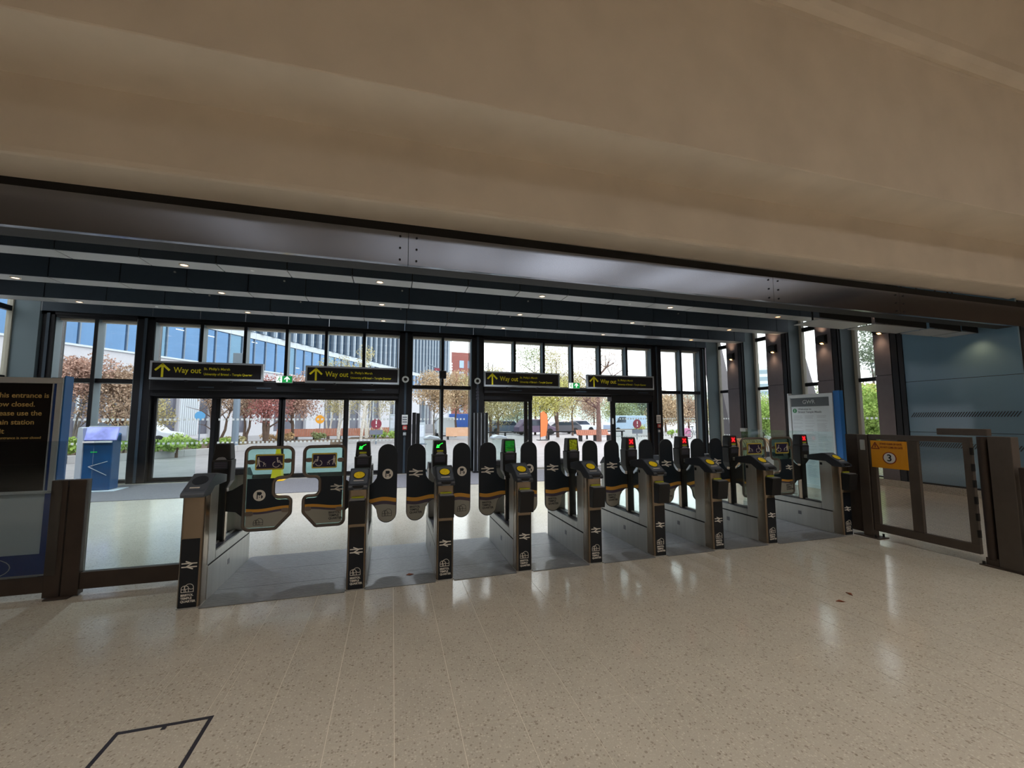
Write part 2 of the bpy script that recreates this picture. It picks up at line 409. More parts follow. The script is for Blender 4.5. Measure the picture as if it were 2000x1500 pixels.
# lowered trays at the right, just under the beam
for k, (a, b) in enumerate(((7.05, 8.28), (8.4, 9.75), (9.87, 10.75), (10.82, 11.28))):
    t = thing('soffit_tray', 'dark metal soffit tray under the beam, ' + ('first from the hall side', 'second along', 'third along, above the blue wall', 'last one at the blue wall')[k], 'soffit tray', (a, .95, 3.3), group='soffit trays under the beam')
    MB().prism([(0, .03), (b-a, .0), (b-a, .22), (0, .22)], 'y', 0, .02).build('face', M_gap, t)
    MB().box(.01, b-a, .02, .5, 0.0, .015).build('tray', M_soffit, t)
    for xx in (.15, b-a-.17): MB().box(xx, xx+.02, .25, .27, .015, 1.66).build('hanger', M_gap, t)
# downlights
def downlight(x, y, label, lens=M_lens, r=.062, z=4.16):
    t = thing('downlight', label, 'downlight', (x, y, z), group='ceiling downlights')
    n = 20; mb = MB(); mb.tube([(r*math.cos(2*PI*k/n), r*math.sin(2*PI*k/n), -.004) for k in range(n)], .011, 6, True)
    mb.build('trim_ring', M_trimw, t, smooth=True)
    MB().cyl((0, 0, -.003), (0, 0, .0), r*.85, 16).build('lens', lens, t)
rows = ((3.66, 'nearest'), (5.22, 'middle'), (6.80, 'farthest'))
for y, rn in rows:
    for k, x in enumerate((-6.6, -3.38, -.28, 2.96, 6.11, 9.30)):
        warm = k == 5
        spot((x, y, 4.13), 60 if warm else 240, (1, .74, .5) if warm else (.88, .95, 1), 102, blend=.5)
        downlight(x, y, 'round downlight in the soffit of the %s baffle, %s from the left' % (rn, ('first', 'second', 'third', 'fourth', 'fifth', 'sixth and orange')[k]), M_lenswarm if warm else M_lens)
for x, y, rn in ((-2.37, 3.62, 'nearest'), (5.04, 3.65, 'nearest'), (-5.2, 6.8, 'farthest'), (1.0, 6.8, 'farthest')):
    tag(MB().cyl((0, 0, 0), (0, 0, -.012), .028, 12).build('smoke_detector', M_white, loc=(x, y, 4.159)), 'small white detector in the %s baffle soffit, %s' % (rn, 'left of centre' if x < 0 else 'right of centre'), 'detector', 'soffit detectors')
for y, rn in ((3.47, 'nearest'), (5.03, 'middle'), (6.6, 'farthest')):
    for k, x in enumerate((-4.1, -2.2, .15, 3.1, 5.6, 7.4)):
        s = thing('sprinkler_head', 'tiny chrome sprinkler head on the %s baffle face, %s from the left' % (rn, ('first', 'second', 'third', 'fourth', 'fifth', 'sixth')[k]), 'sprinkler', (x, y, 4.44), group='sprinkler heads on the baffles')
        MB().cyl((0, 0, 0), (0, -.03, 0), .012, 8).build('stem', M_steel, s); MB().cyl((0, -.03, 0), (0, -.035, 0), .02, 10).build('plate', M_steel, s)

# ------------------------------------------------------------------ glazed end wall
def column(name, x0, x1, y0=YB-.02, y1=YB+.36, z1=4.27, m=M_frame):
    o = struct(name)
    MB().box(x0, x1, y0, y1, 0, z1).build('casing', m, o, bevel=.01)
    MB().box((x0+x1)/2-.03, (x0+x1)/2+.03, y0-.02, y0, .02, z1-.05).build('cover_strip', M_panel, o)
    return o
cols = [(-8.27, -8.02), (-6.36, -5.97), (.17, .55), (2.37, 2.76), (8.94, 9.34), (11.05, 11.3)]
for a, b in cols: column('column', a, b)
def dots(z, x0, x1, y, s=.055, gap=.105):
    mb = MB(); n = int((x1-x0-.04)/gap)
    off = (x1-x0-(n-1)*gap-s)/2
    for k in range(n): mb.box(x0+off+k*gap, x0+off+k*gap+s, y-.006, y-.004, z-s/2, z+s/2)
    return mb
YG = YB+.22
def glazing(name, x0, x1, z0, z1, muls, trans=(), dotz=(), mw=.075):
    o = struct(name)
    xs_ = [x0]+list(muls)+[x1]; zs_ = [z0]+list(trans)+[z1]
    for m_ in muls:
        q = MB().box(m_-mw/2, m_+mw/2, YB, YG+.05, z0, z1).build('mullion', M_framein, o)
        MB().box(m_-mw/2-.002, m_+mw/2+.002, YB-.012, YB+.005, z0, z1).build('mullion_cap', M_frame, q)
    for tz in trans:
        MB().box(x0, x1, YB+.03, YG+.05, tz-.055, tz+.055).build('transom', M_frame, o)
    MB().box(x0, x1, YB, YG+.06, z1, z1+.06).build('head', M_frame, o); MB().box(x0, x1, YB, YG+.06, max(0, z0-.07), z0).build('sill', M_frame, o)
    MB().box(x0, x1, YG-.10, YG+.06, z1-.05, z1).build('blind_box', M_mull_light, o)
    MB().box(x0, x0+.012, YB, YG, z0, z1).build('reveal', M_framein, o); MB().box(x1-.012, x1, YB, YG, z0, z1).build('reveal', M_framein, o)
    for i in range(len(xs_)-1):
        for j in range(len(zs_)-1):
            MB().box(xs_[i]+.03, xs_[i+1]-.03, YG, YG+.012, zs_[j]+.03, zs_[j+1]-.03).build('pane', M_pane, o)
        # cream outer mullion edge seen through the pane
        MB().box(xs_[i+1]-.06, xs_[i+1]-.035, YG-.03, YG-.001, z0+.03, z1-.05).build('bead', M_mull_light, o)
        for dz in dotz:
            dots(dz, xs_[i]+.08, xs_[i+1]-.08, YG).build('dot_row', M_dot, o, kind='stuff')
    return o
glazing('window_1', -8.02, -6.36, .09, 4.13, [-7.2], [2.575], (1.6, 1.0))
glazing('window_2', -5.97, .17, 2.66, 4.13, [-4.93, -3.91, -2.89, -1.87, -.84])
glazing('window_3', .55, 2.37, .09, 4.13, [1.46], [2.575], (1.6,))
glazing('window_4', 2.76, 8.94, 2.66, 4.13, [3.79, 4.80, 5.83, 6.88, 7.93])
# first clerestory bar of window_4 sits behind the column
glazing('window_5', 9.34, 11.05, .09, 4.13, [10.2], [2.56], (1.6, 1.0))
MB().box(-8.3, 11.3, YB-.02, YB+.3, 4.19, 4.27).build('trim_3', M_frame, kind='structure')

def door_leaf(par, name, x0, x1, y, z0, z1, sw=.095, dz=(1.6, .98), head=.06):
    o = MB().box(x0, x0+sw, y, y+.06, z0, z1).box(x1-sw, x1, y, y+.06, z0, z1).box(x0+sw, x1-sw, y, y+.06, z1-head, z1).box(x0+sw, x1-sw, y, y+.06, z0, z0+.09).build(name, M_frame, par)
    MB().box(x0+sw, x1-sw, y+.025, y+.037, z0+.09, z1-head).build('pane', M_pane, o)
    for d in dz: dots(d, x0+sw, x1-sw, y+.026).build('dot_row', M_dot, o, kind='stuff')
    return o
d1 = struct('door_1')
MB().box(-5.97, .17, YB-.10, YB+.3, 2.36, 2.62).build('header_box', M_frame, d1, bevel=.012)
MB().box(-5.97, .17, YB-.02, YB+.3, 2.21, 2.36).build('header_rail', M_frame, d1)
for k in range(4):
    MB().box(-4.9+k*1.35, -4.55+k*1.35, YB-.11, YB-.10, 2.43, 2.46).build('vent_slot', M_panel, d1)
for a, b, yy in ((-5.97, -4.45, YB+.12), (-4.63, -2.87, YB+.05), (-3.03, -1.22, YB+.05), (-1.36, .17, YB+.12)):
    door_leaf(d1, 'leaf', a, b, yy, .02, 2.215)
d2 = struct('door_2')
MB().box(2.76, 8.94, YB-.10, YB+.3, 2.43, 2.62).build('header_box', M_frame, d2, bevel=.012)
MB().box(2.76, 4.4, YB-.0, YB+.3, 2.21, 2.43).build('header_rail', M_frame, d2); MB().box(7.3, 8.94, YB-.0, YB+.3, 2.21, 2.43).build('header_rail', M_frame, d2)
MB().box(4.4, 7.3, YB+.05, YB+.3, 2.36, 2.43).build('header_rail', M_frame, d2)
for a in (3.6, 5.9, 8.3): MB().box(a, a+.4, YB-.11, YB-.10, 2.50, 2.53).build('vent_slot', M_panel, d2)
for a, b, yy, dd in ((2.70, 4.27, YB+.12, ()), (2.66, 4.40, YB+.05, ()), (7.29, 9.05, YB+.05, ()), (7.39, 8.97, YB+.12, (1.6, .98))):
    door_leaf(d2, 'leaf', a, b, yy, .02, 2.22, dz=dd, sw=.12)
MB().box(7.33, 7.36, YB+.0, YB+.05, 1.42, 1.62).build('push_plate', M_white, d2)
MB().box(-5.97, .17, YB-.02, YB+.3, 0.0, .016).build('trim_4', M_frame, kind='structure')
MB().box(2.76, 8.94, YB-.02, YB+.3, 0.0, .016).build('trim_5', M_frame, kind='structure')

# signs over the doors
M_signs = [(-5.93, -3.385), (-2.343, .168), (2.731, 5.275), (6.263, 8.87)]
nm = ('above the left end of the closed left doors', 'above the right end of the closed left doors', 'above the left side of the open right doors', 'above the right side of the open right doors')
for k, (a, b) in enumerate(M_signs):
    t = thing('wayfinding_sign', 'black Way out sign with yellow arrow, ' + nm[k], 'sign', (a, 8.24, 2.62), group='Way out signs over the doors')
    W = b-a; H = .475
    MB().box(0, W, 0, .09, 0, .05).box(0, W, 0, .09, H-.045, H).box(0, .045, 0, .09, .05, H-.045).box(W-.045, W, 0, .09, .05, H-.045).build('frame', M_signframe, t)
    p = MB().box(.045, W-.045, .015, .08, .05, H-.045).build('panel', M_sign, t)
    ar = MB().ribbon([(.265, .075), (.265, .385)], .05, .0125, .0155).ribbon([(.12, .245), (.265, .39), (.41, .245)], .05, .012, .0155).build('arrow', M_yel, p)
    text('lettering', 'Way out', .205, M_yel, p, (.51, .0125, .245), bold=.012, sx=.82)
    text('lettering', "St. Philip's Marsh", .088, M_yel, p, (1.17, .0125, .30), bold=.012)
    text('lettering', 'University of Bristol \u2013 Temple Quarter', .088, M_yel, p, (1.17, .0125, .16), bold=.012, sx=.8)
    for xx in (W*.3, W*.7):
        MB().box(xx-.03, xx+.03, .03, .14, -.04, .0).build('bracket', M_frame, t)
for k, (x, z) in enumerate(((-3.07, 2.6), (5.61, 2.61))):
    t = thing('exit_sign', 'small green running man exit sign over the ' + ('left doors' if k == 0 else 'right doors'), 'exit sign', (x, 8.27, z), group='green exit signs')
    MB().box(0, .4, 0, .05, 0, .19).build('case', M_white, t, bevel=.006)
    MB().box(.15, .392, -.004, 0, .008, .182).build('green_face', M_green, t); MB().box(.008, .148, -.004, 0, .008, .182).build('white_face', M_exitw, t)
    MB().ribbon([(.27, .04), (.27, .15)], .035, -.006, -.0045).ribbon([(.21, .10), (.27, .16), (.33, .10)], .03, -.0062, -.0045).build('arrow', M_exitw, t)
    MB().disc((.09, .155), .014, -.006, -.0045, 10).ribbon([(.085, .13), (.07, .085), (.1, .06), (.09, .03)], .018, -.006, -.0045).ribbon([(.07, .085), (.05, .06), (.03, .06)], .016, -.0062, -.0045).ribbon([(.05, .105), (.085, .125), (.115, .1)], .014, -.0064, -.0045).build('running_figure', M_green, t)
# round white sensors, camera and notices on the columns
for k, x in enumerate((.355, 2.55)):
    t = thing('call_speaker', 'round white unit with dark centre high on the column ' + ('left' if k == 0 else 'right') + ' of the narrow centre window', 'speaker', (x, YB-.045, 2.79), group='round white units on the columns')
    n = 24; mb = MB(); mb.tube([(.075*math.cos(2*PI*i/n), -.02, .075*math.sin(2*PI*i/n)) for i in range(n)], .028, 8, True); mb.build('rim', M_white, t, smooth=True)
    MB().cyl((0, -.005, 0), (0, -.03, 0), .06, 18).build('centre', M_black, t)
t = thing('wall_camera', 'black box camera on the mullion of the narrow centre window', 'camera', (1.455, YB-.05, 2.95))
MB().box(-.10, .10, -.16, -.02, -.12, .12).build('housing', M_black, t, bevel=.02); MB().box(-.03, .03, -.02, .05, -.2, .05).build('bracket', M_frame, t)
for k, x in enumerate((.36, 9.14)):
    wh = ('left of the narrow centre window', 'right of the open doors')[k]
    t = thing('door_notice', 'small white notice panel on the column ' + wh, 'notice', (x-.085, YB-.042, 1.44), group='notices on the door columns')
    MB().box(0, .17, -.006, 0, 0, .29).build('sheet', M_white, t)
    for z in (.06, .13, .2): MB().box(.02, .15, -.008, -.006, z, z+.035).build('print', M_textgrey, t)
    t = thing('break_glass_unit', 'red break glass call point on the column ' + wh, 'call point', (x-.06, YB-.045, 1.28), group='red call points')
    MB().box(0, .13, -.03, 0, 0, .13).build('case', M_redn, t, bevel=.01); MB().box(.025, .105, -.034, -.03, .03, .1).build('face', M_trimw, t)
    t = thing('door_button', 'small grey push button unit under the red call point ' + wh, 'button', (x-.045, YB-.045, 1.12), group='door push buttons')
    MB().box(0, .09, -.02, 0, 0, .09).build('case', M_signframe, t, bevel=.008); MB().cyl((.045, -.02, .045), (.045, -.028, .045), .022, 12).build('button', M_white, t)
t = thing('switch_stack', 'column of four small grey switch plates below the right round unit', 'switch', (2.5, YB-.045, 2.2))
for k in range(4): MB().box(0, .10, -.015, 0, k*.1, k*.1+.075).build('switch', M_darkline, t, bevel=.004)

# ------------------------------------------------------------------ right wall : columns, windows, blue panels
XGR = 11.86
wr = struct('wall_right')
rc = [(7.43, 6.78), (5.83, 5.13), (4.26, 3.66), (2.84, 2.33)]
for (ya, yb) in rc:
    q = struct('column')
    for z0, z1 in ((.14, 2.615), (2.63, 4.35), (4.36, 4.95)):
        MB().box(XR, XR+.3, yb+.17, ya, z0, z1).build('cladding', M_colface, q)
    MB().box(XR+.02, XGR+.05, yb+.01, ya-.01, 0, 4.95).build('core', M_frame, q)
    MB().box(XR-.01, XR+.1, yb+.03, yb+.14, .1, 4.95).build('black_edge', M_frame, q)
    MB().box(XR+.1, XGR, yb-.01, yb+.008, .1, 4.9).build('reveal', M_framein, q)
def side_window(name, y0, y1, X, sgn):
    o = struct(name)
    def bx(xa, xb, *r):
        a, b = sorted((X+sgn*xa, X+sgn*xb)); return MB().box(a, b, *r)
    bx(-.03, .05, y0, y1, 2.6-.05, 2.6+.05).build('transom', M_frame, o); bx(-.04, .05, y0, y1, 4.2, 4.32).build('transom', M_frame, o)
    bx(-.03, .05, y0, y1, 0, .16).build('sill', M_frame, o)
    for z0, z1 in ((.16, 2.55), (2.65, 4.2), (4.32, 4.9)):
        bx(0, .012, y0+.02, y1-.02, z0, z1).build('pane', M_pane, o)
    bx(-.05, .06, y1-.09, y1-.0, .16, 4.9).build('mullion', M_mull_light, o)
    for dz in (1.6, 1.0):
        mb = MB(); n = int((y1-y0-.15)/.105)
        for k in range(n):
            a, b = sorted((X-sgn*.006, X-sgn*.003)); mb.box(a, b, y0+.06+k*.105, y0+.115+k*.105, dz-.027, dz+.027)
        mb.build('dot_row', M_dot, o, kind='stuff')
for k, (a, b) in enumerate(((7.43, 8.44), (5.83, 6.78), (4.26, 5.13), (2.84, 3.66))):
    side_window('window_%d' % (6+k), a, b, XGR, 1)
MB().box(XR+.5, XR+.7, -6, 9, 4.9, 5.2).build('trim_6', M_frame, kind='structure')
MB().box(XR+.02, XGR, 8.40, 8.43, .1, 4.9).build('reveal', M_framein, wr)
# blue glazed panels
for z0, z1 in ((.19, 1.285), (1.295, 2.415), (2.425, 3.535), (3.545, 4.95)):
    for y0, y1 in ((.42, 2.25),):
        MB().box(XR+.01, XR+.06, y0+.004, y1-.004, z0, z1).build('panel', M_blue, wr)
MB().box(XR+.06, XR+.3, .5, 2.3, 0, 4.95).build('backing', M_gap, wr)
MB().box(XR-.015, XR+.06, .42, 2.3, .155, .19).build('base_strip', M_frame, wr)
MB().box(XR-.012, XR+.3, .42, 7.5, 0, .155).build('baseboard_right', M_terr, kind='structure')
MB().box(XR-.01, XR+.05, 2.25, 2.34, .1, 4.95).build('edge_post', M_frame, wr)
for z in (1.67, 1.02):
    mb = MB()
    k = 0; y = 2.2
    while y > .52:
        mb.prism([(y, z-.052), (y-.02, z-.052), (y-.085, z+.052), (y-.065, z+.052)], 'x', XR+.0075, XR+.0095); y -= .042
    mb.build('stripe_band', M_hatchline, wr, kind='stuff')
# wall lights on the right columns
for k, (ya, yb) in enumerate(rc):
    yc = (ya+yb+.17)/2
    t = thing('wall_light', 'small dark up and down wall light on the brown column, ' + ('farthest from the camera', 'second from the far corner', 'third from the far corner', 'nearest the blue wall')[k], 'wall light', (XR, yc, 3.62), group='wall lights on the right columns')
    MB().prism([(0, 0), (-.11, .05), (-.11, .2), (0, .26)], 'y', -.12, .12).build('body', M_black, t)
    MB().add([(-.02, -.035, .001), (-.08, -.035, .028), (-.08, .035, .028), (-.02, .035, .001)], [(0, 1, 2, 3)]).build('lens', M_lenswarm, t)
    spot((XR-.10, yc, 3.58), 9, ang=100); spot((XR-.10, yc, 3.92), 10, ang=110, up=True)
spot((XR-.2, .95, 3.27), 8, (1, .62, .30), 120)

# ------------------------------------------------------------------ left wall
XGL = XL-.56
wl = struct('wall_left')
for (ya, yb) in ((6.9, 6.3), (5.3, 4.7), (3.7, 3.1), (2.1, -3)):
    q = struct('column')
    for z0, z1 in ((.14, 2.615), (2.63, 4.95)): MB().box(XL-.3, XL, yb, ya, z0, z1).build('cladding', M_colface, q)
    MB().box(XGL-.05, XL-.02, yb+.01, ya-.01, 0, 4.95).build('core', M_frame, q)
for k, (a, b) in enumerate(((6.9, 8.44), (5.3, 6.3), (3.7, 4.7), (2.1, 3.1))):
    side_window('window_%d' % (10+k), a, b, XGL, -1)
MB().box(XGL, XL-.02, 8.38, 8.5, 0, 4.95).build('reveal_panel', M_framein, wl)
spot((XL+.1, 6.6, 3.95), 10, ang=110, up=True)
for xa, xb in ((XL-.9, XL-.3), (XR+.3, XR+.9)):
    pass

# ------------------------------------------------------------------ emblem shapes
def arrow_emblem(w, y0, y1, cx=0, cz=0):
    mb = MB(); s = w
    for zz in (.13, -.13): mb.ribbon([(cx-.48*s, cz+zz*s), (cx+.48*s, cz+zz*s)], .082*s, y0, y1)
    e = (y1-y0)*.1
    mb.ribbon([(cx-.22*s, cz+.28*s), (cx+.14*s, cz+.13*s)], .08*s, y0-e, y1); mb.ribbon([(cx+.2*s, cz+.12*s), (cx-.2*s, cz-.12*s)], .085*s, y0-2*e, y1)
    mb.ribbon([(cx-.14*s, cz-.13*s), (cx+.22*s, cz-.28*s)], .08*s, y0-3*e, y1)
    return mb
def arch_emblem(w, y0, y1, cx=0, cz=0, lw=None):
    mb = MB(); lw = lw or .055*w; P = lambda l: [(cx+a*w, cz+b*w) for a, b in l]
    big = [(.5, -.34)]+[(.14+.36*math.cos(a*PI/10), .03+.36*math.sin(a*PI/10)) for a in range(0, 11)]+[(-.1, -.34)]
    small = [(-.5, -.34), (-.5, .0)]+[(-.2-.3*math.cos(a*PI/8), .0+.24*math.sin(a*PI/8)) for a in range(0, 9)]+[(.1, -.34)]
    mb.ribbon(P(big), lw, y0, y1); mb.ribbon(P(small), lw, y0, y1); mb.ribbon(P([(-.5, -.36), (.5, -.36)]), lw, y0, y1)
    mb.ribbon(P([(-.5, -.1), (-.1, -.1), (.1, -.02), (.3, -.12), (.5, -.06)]), lw, y0, y1); mb.ribbon(P([(-.25, -.34), (-.25, .2)]), lw, y0, y1)
    return mb
def bear_emblem(r, y, cx, cz, par):
    d = MB().disc((cx, cz), r, y-.0012, y, 28).build('emblem_disc', M_logo, par)
    P = lambda l: [(cx+a*r, cz+b*r) for a, b in l]
    mb = MB()
    mb.prism(P([(-.42, .62), (.2, .62), (.38, .5), (.4, .3), (.3, .16), (.3, .0), (.2, .12), (.1, -.02), (-.05, -.02), (-.18, .12), (-.26, .02), (-.26, -.62), (-.42, -.62)]), 'y', y-.002, y-.0011)
    mb.prism(P([(.3, .05), (.5, -.05), (.58, -.25), (.5, -.48), (.3, -.6)]), 'y', y-.002, y-.0011); mb.disc((cx+.05*r, cz-.3*r), .09*r, y-.002, y-.0011, 10)
    mb.build('bear_mark', M_navy, d)
def wheelchair(mb, cx, cz, s, y0, y1, f=1):
    X = lambda l: [(cx+f*a*s, cz+b*s) for a, b in l]
    mb.disc((cx+f*-.05*s, cz+.85*s), .11*s, y0, y1, 12)
    mb.ribbon(X([(-.05, .68), (-.0, .3), (.35, .28), (.5, -.05), (.65, -.0)]), .13*s, y0, y1); mb.ribbon(X([(-.03, .5), (.28, .48)]), .09*s, y0, y1)
    mb.ribbon(X([(-.18+.42*math.cos(a), -.02+.38*math.sin(a)) for a in [PI*.62+i*PI*1.3/12 for i in range(13)]]), .1*s, y0, y1)
def walker(mb, cx, cz, s, y0, y1, f=1):
    X = lambda l: [(cx+f*a*s, cz+b*s) for a, b in l]
    mb.disc((cx, cz+.9*s), .12*s, y0, y1, 12)
    mb.prism(X([(-.14, .72), (.14, .74), (.16, .2), (-.16, .2)]), 'y', y0, y1)
    mb.ribbon(X([(.06, .66), (.22, .38), (.4, .36)]), .09*s, y0, y1); mb.ribbon(X([(-.05, .25), (-.1, -.1), (-.25, -.42)]), .14*s, y0, y1); mb.ribbon(X([(.07, .25), (.12, -.1), (.2, -.42)]), .14*s, y0, y1)
    mb.ribbon(X([(.4, .36), (.75, .1)]), .05*s, y0, y1)
    mb.prism(X([(.7, .22), (.85, .25), (.8, .0), (1.05, -.02), (1.1, -.12), (.75, -.14)]), 'y', y0, y1); mb.ribbon(X([(.8, -.14), (.72, -.3)]), .05*s, y0, y1)
    mb.disc((cx+f*.72*s, cz-.36*s), .07*s, y0, y1, 8); mb.disc((cx+f*1.02*s, cz-.36*s), .07*s, y0, y1, 8)

# ------------------------------------------------------------------ ticket gates
def arc(cx, cz, r, a0, a1, n=9, rz=None):
    return [(cx+r*math.cos(math.radians(a0+(a1-a0)*k/n)), cz+(rz or r)*math.sin(math.radians(a0+(a1-a0)*k/n))) for k in range(n+1)]
PAD = [(.03, .685), (.075, .68), (.115, .655), (.148, .605), (.158, .555)] + arc(.2605, .56, .1025, 180, 360, 12) + [(.364, .95), (.362, 1.21)] + arc(.2585, 1.212, .1025, 0, 180, 12) + [(.154, 1.0), (.145, .945), (.115, .90), (.075, .872), (.03, .865)]
FRM_C = [(.198, 1.303), (.632, 1.298), (.632, .99), (.459, .985), (.459, .787), (.626, .787), (.626, .62), (.49, .473), (.196, .472)]
FRM_R = [.06, .06, .065, .06, .06, .05, .05, .03, .06]
def paddle(gate, side):
    # side +1: leaf reaches right into the aisle and carries the bear disc; -1: left, double arrow
    f = side; y = .62; poly = [(f*a, b) for a, b in PAD]
    if f < 0: poly = poly[::-1]
    o = MB().prism(poly, 'y', y-.012, y+.012).build('paddle', M_bumper, gate, bevel=.004)
    wv = lambda x: .705+.012*math.sin((abs(x)-.13)*17+ (0 if f > 0 else 2.4))
    ft = y-.0125
    overlay(poly, lambda x: wv(x)+.02, lambda x: 9, ft-.001, ft, .007).build('upper_panel', M_navy, o)
    overlay(poly, lambda x: wv(x)-.022, lambda x: wv(x)+.02, ft-.0012, ft, .007).build('ochre_band', M_ochre, o)
    overlay(poly, lambda x: wv(x)-.058, lambda x: wv(x)-.022, ft-.001, ft, .007).build('purple_band', M_purple, o)
    overlay(poly, lambda x: 0, lambda x: wv(x)-.058, ft-.001, ft, .009).build('lower_panel', M_lower, o)
    if f > 0:
        bear_emblem(.056, ft-.001, .262, .985, o); arch_emblem(.10, ft-.002, ft-.0011, .262, .565, .004).build('arch_emblem', M_panelblk, o)
    else:
        arrow_emblem(.15, ft-.0022, ft-.0011, -.262, .985).build('double_arrow', M_logo, o)
        for k, s in enumerate(('BRISTOL', 'TEMPLE', 'QUARTER')):
            text('lettering', s, .03, M_panelblk, o, (-.325, ft-.0016, .61-k*.031), bold=.03)
def framed(gate, side, k=1.0):
    f = side*k; y = .62
    poly = rounded(FRM_C, FRM_R); poly = [(f*a, b) for a, b in poly]
    if f < 0: poly = poly[::-1]
    o = MB().tube([(a, y, b) for a, b in poly], .0175, 8, True).build('wide_paddle', mat('tube_steel', (128, 118, 110), .3, .7), gate, smooth=True)
    MB().prism(poly, 'y', y-.005, y+.005).build('glass_sheet', M_gateglass, o)
    ft = y-.0055; wv = lambda x: .672+.012*math.sin((abs(x)-.2)*12+ (3.2 if f > 0 else 4.0))
    overlay(poly, lambda x: wv(x)+.017, lambda x: .985, ft-.001, ft, .022).build('upper_panel', M_navy, o)
    overlay(poly, lambda x: wv(x)-.012, lambda x: wv(x)+.017, ft-.0012, ft, .022).build('ochre_band', M_ochre, o)
    overlay(poly, lambda x: wv(x)-.034, lambda x: wv(x)-.012, ft-.001, ft, .022).build('purple_band', M_purple, o)
    overlay(poly, lambda x: 0, lambda x: wv(x)-.034, ft-.001, ft, .022).build('lower_panel', M_lower, o)
    for cx, cz, dx in ((.212, 1.154, .07), (.618, 1.160, -.07), (.212, .635, .075), (.612, .655, -.07)):
        a, b = sorted((f*cx, f*(cx+dx)))
        MB().prism(rounded([(a, cz-.022), (b, cz-.022), (b, cz+.022), (a, cz+.022)], .02, 4), 'y', y-.012, y+.012).build('clamp', mat('tube_steel', (128, 118, 110), .3, .7), o)
    a, b = sorted((f*.286, f*.552))
    pl = MB().prism(rounded([(a, 1.072), (b, 1.072), (b, 1.232), (a, 1.232)], .012, 3), 'y', y-.02, y-.008).build('pictogram_plate', mat('plate_yellow', (196, 178, 74), .5), o)
    MB().box(a+.013, b-.013, y-.0215, y-.02, 1.087, 1.217).build('plate_face', mat('plate_indigo', (34, 26, 62), .4), pl)
    mb = MB(); c0, c1 = f*.322, f*.492
    walker(mb, c0-f*.006, 1.137, .064, y-.0225, y-.0216, side); wheelchair(mb, c1, 1.128, .074, y-.0225, y-.0216, side)
    mb.build('pictogram', M_logo, pl)
    if f > 0:
        bear_emblem(.056, ft-.001, f*.335, .815, o); arch_emblem(.085, ft-.002, ft-.0011, f*.335, .55, .004).build('arch_emblem', M_panelblk, o)
    else:
        arrow_emblem(.13, ft-.0022, ft-.0011, f*.275, .86).build('double_arrow', M_logo, o)
        for q, s in enumerate(('BRISTOL', 'TEMPLE', 'QUARTER')):
            text('lettering', s, .03, M_panelblk, o, (f*.345-.012, ft-.0016, .60-q*.03), bold=.03)
    ap = [(f*.03, .865), (f*.09, .88), (f*.2, .95), (f*.2, .6), (f*.13, .66), (f*.03, .675)]
    MB().prism(ap, 'y', y-.012, y+.012).build('hinge_arm', M_black, o)

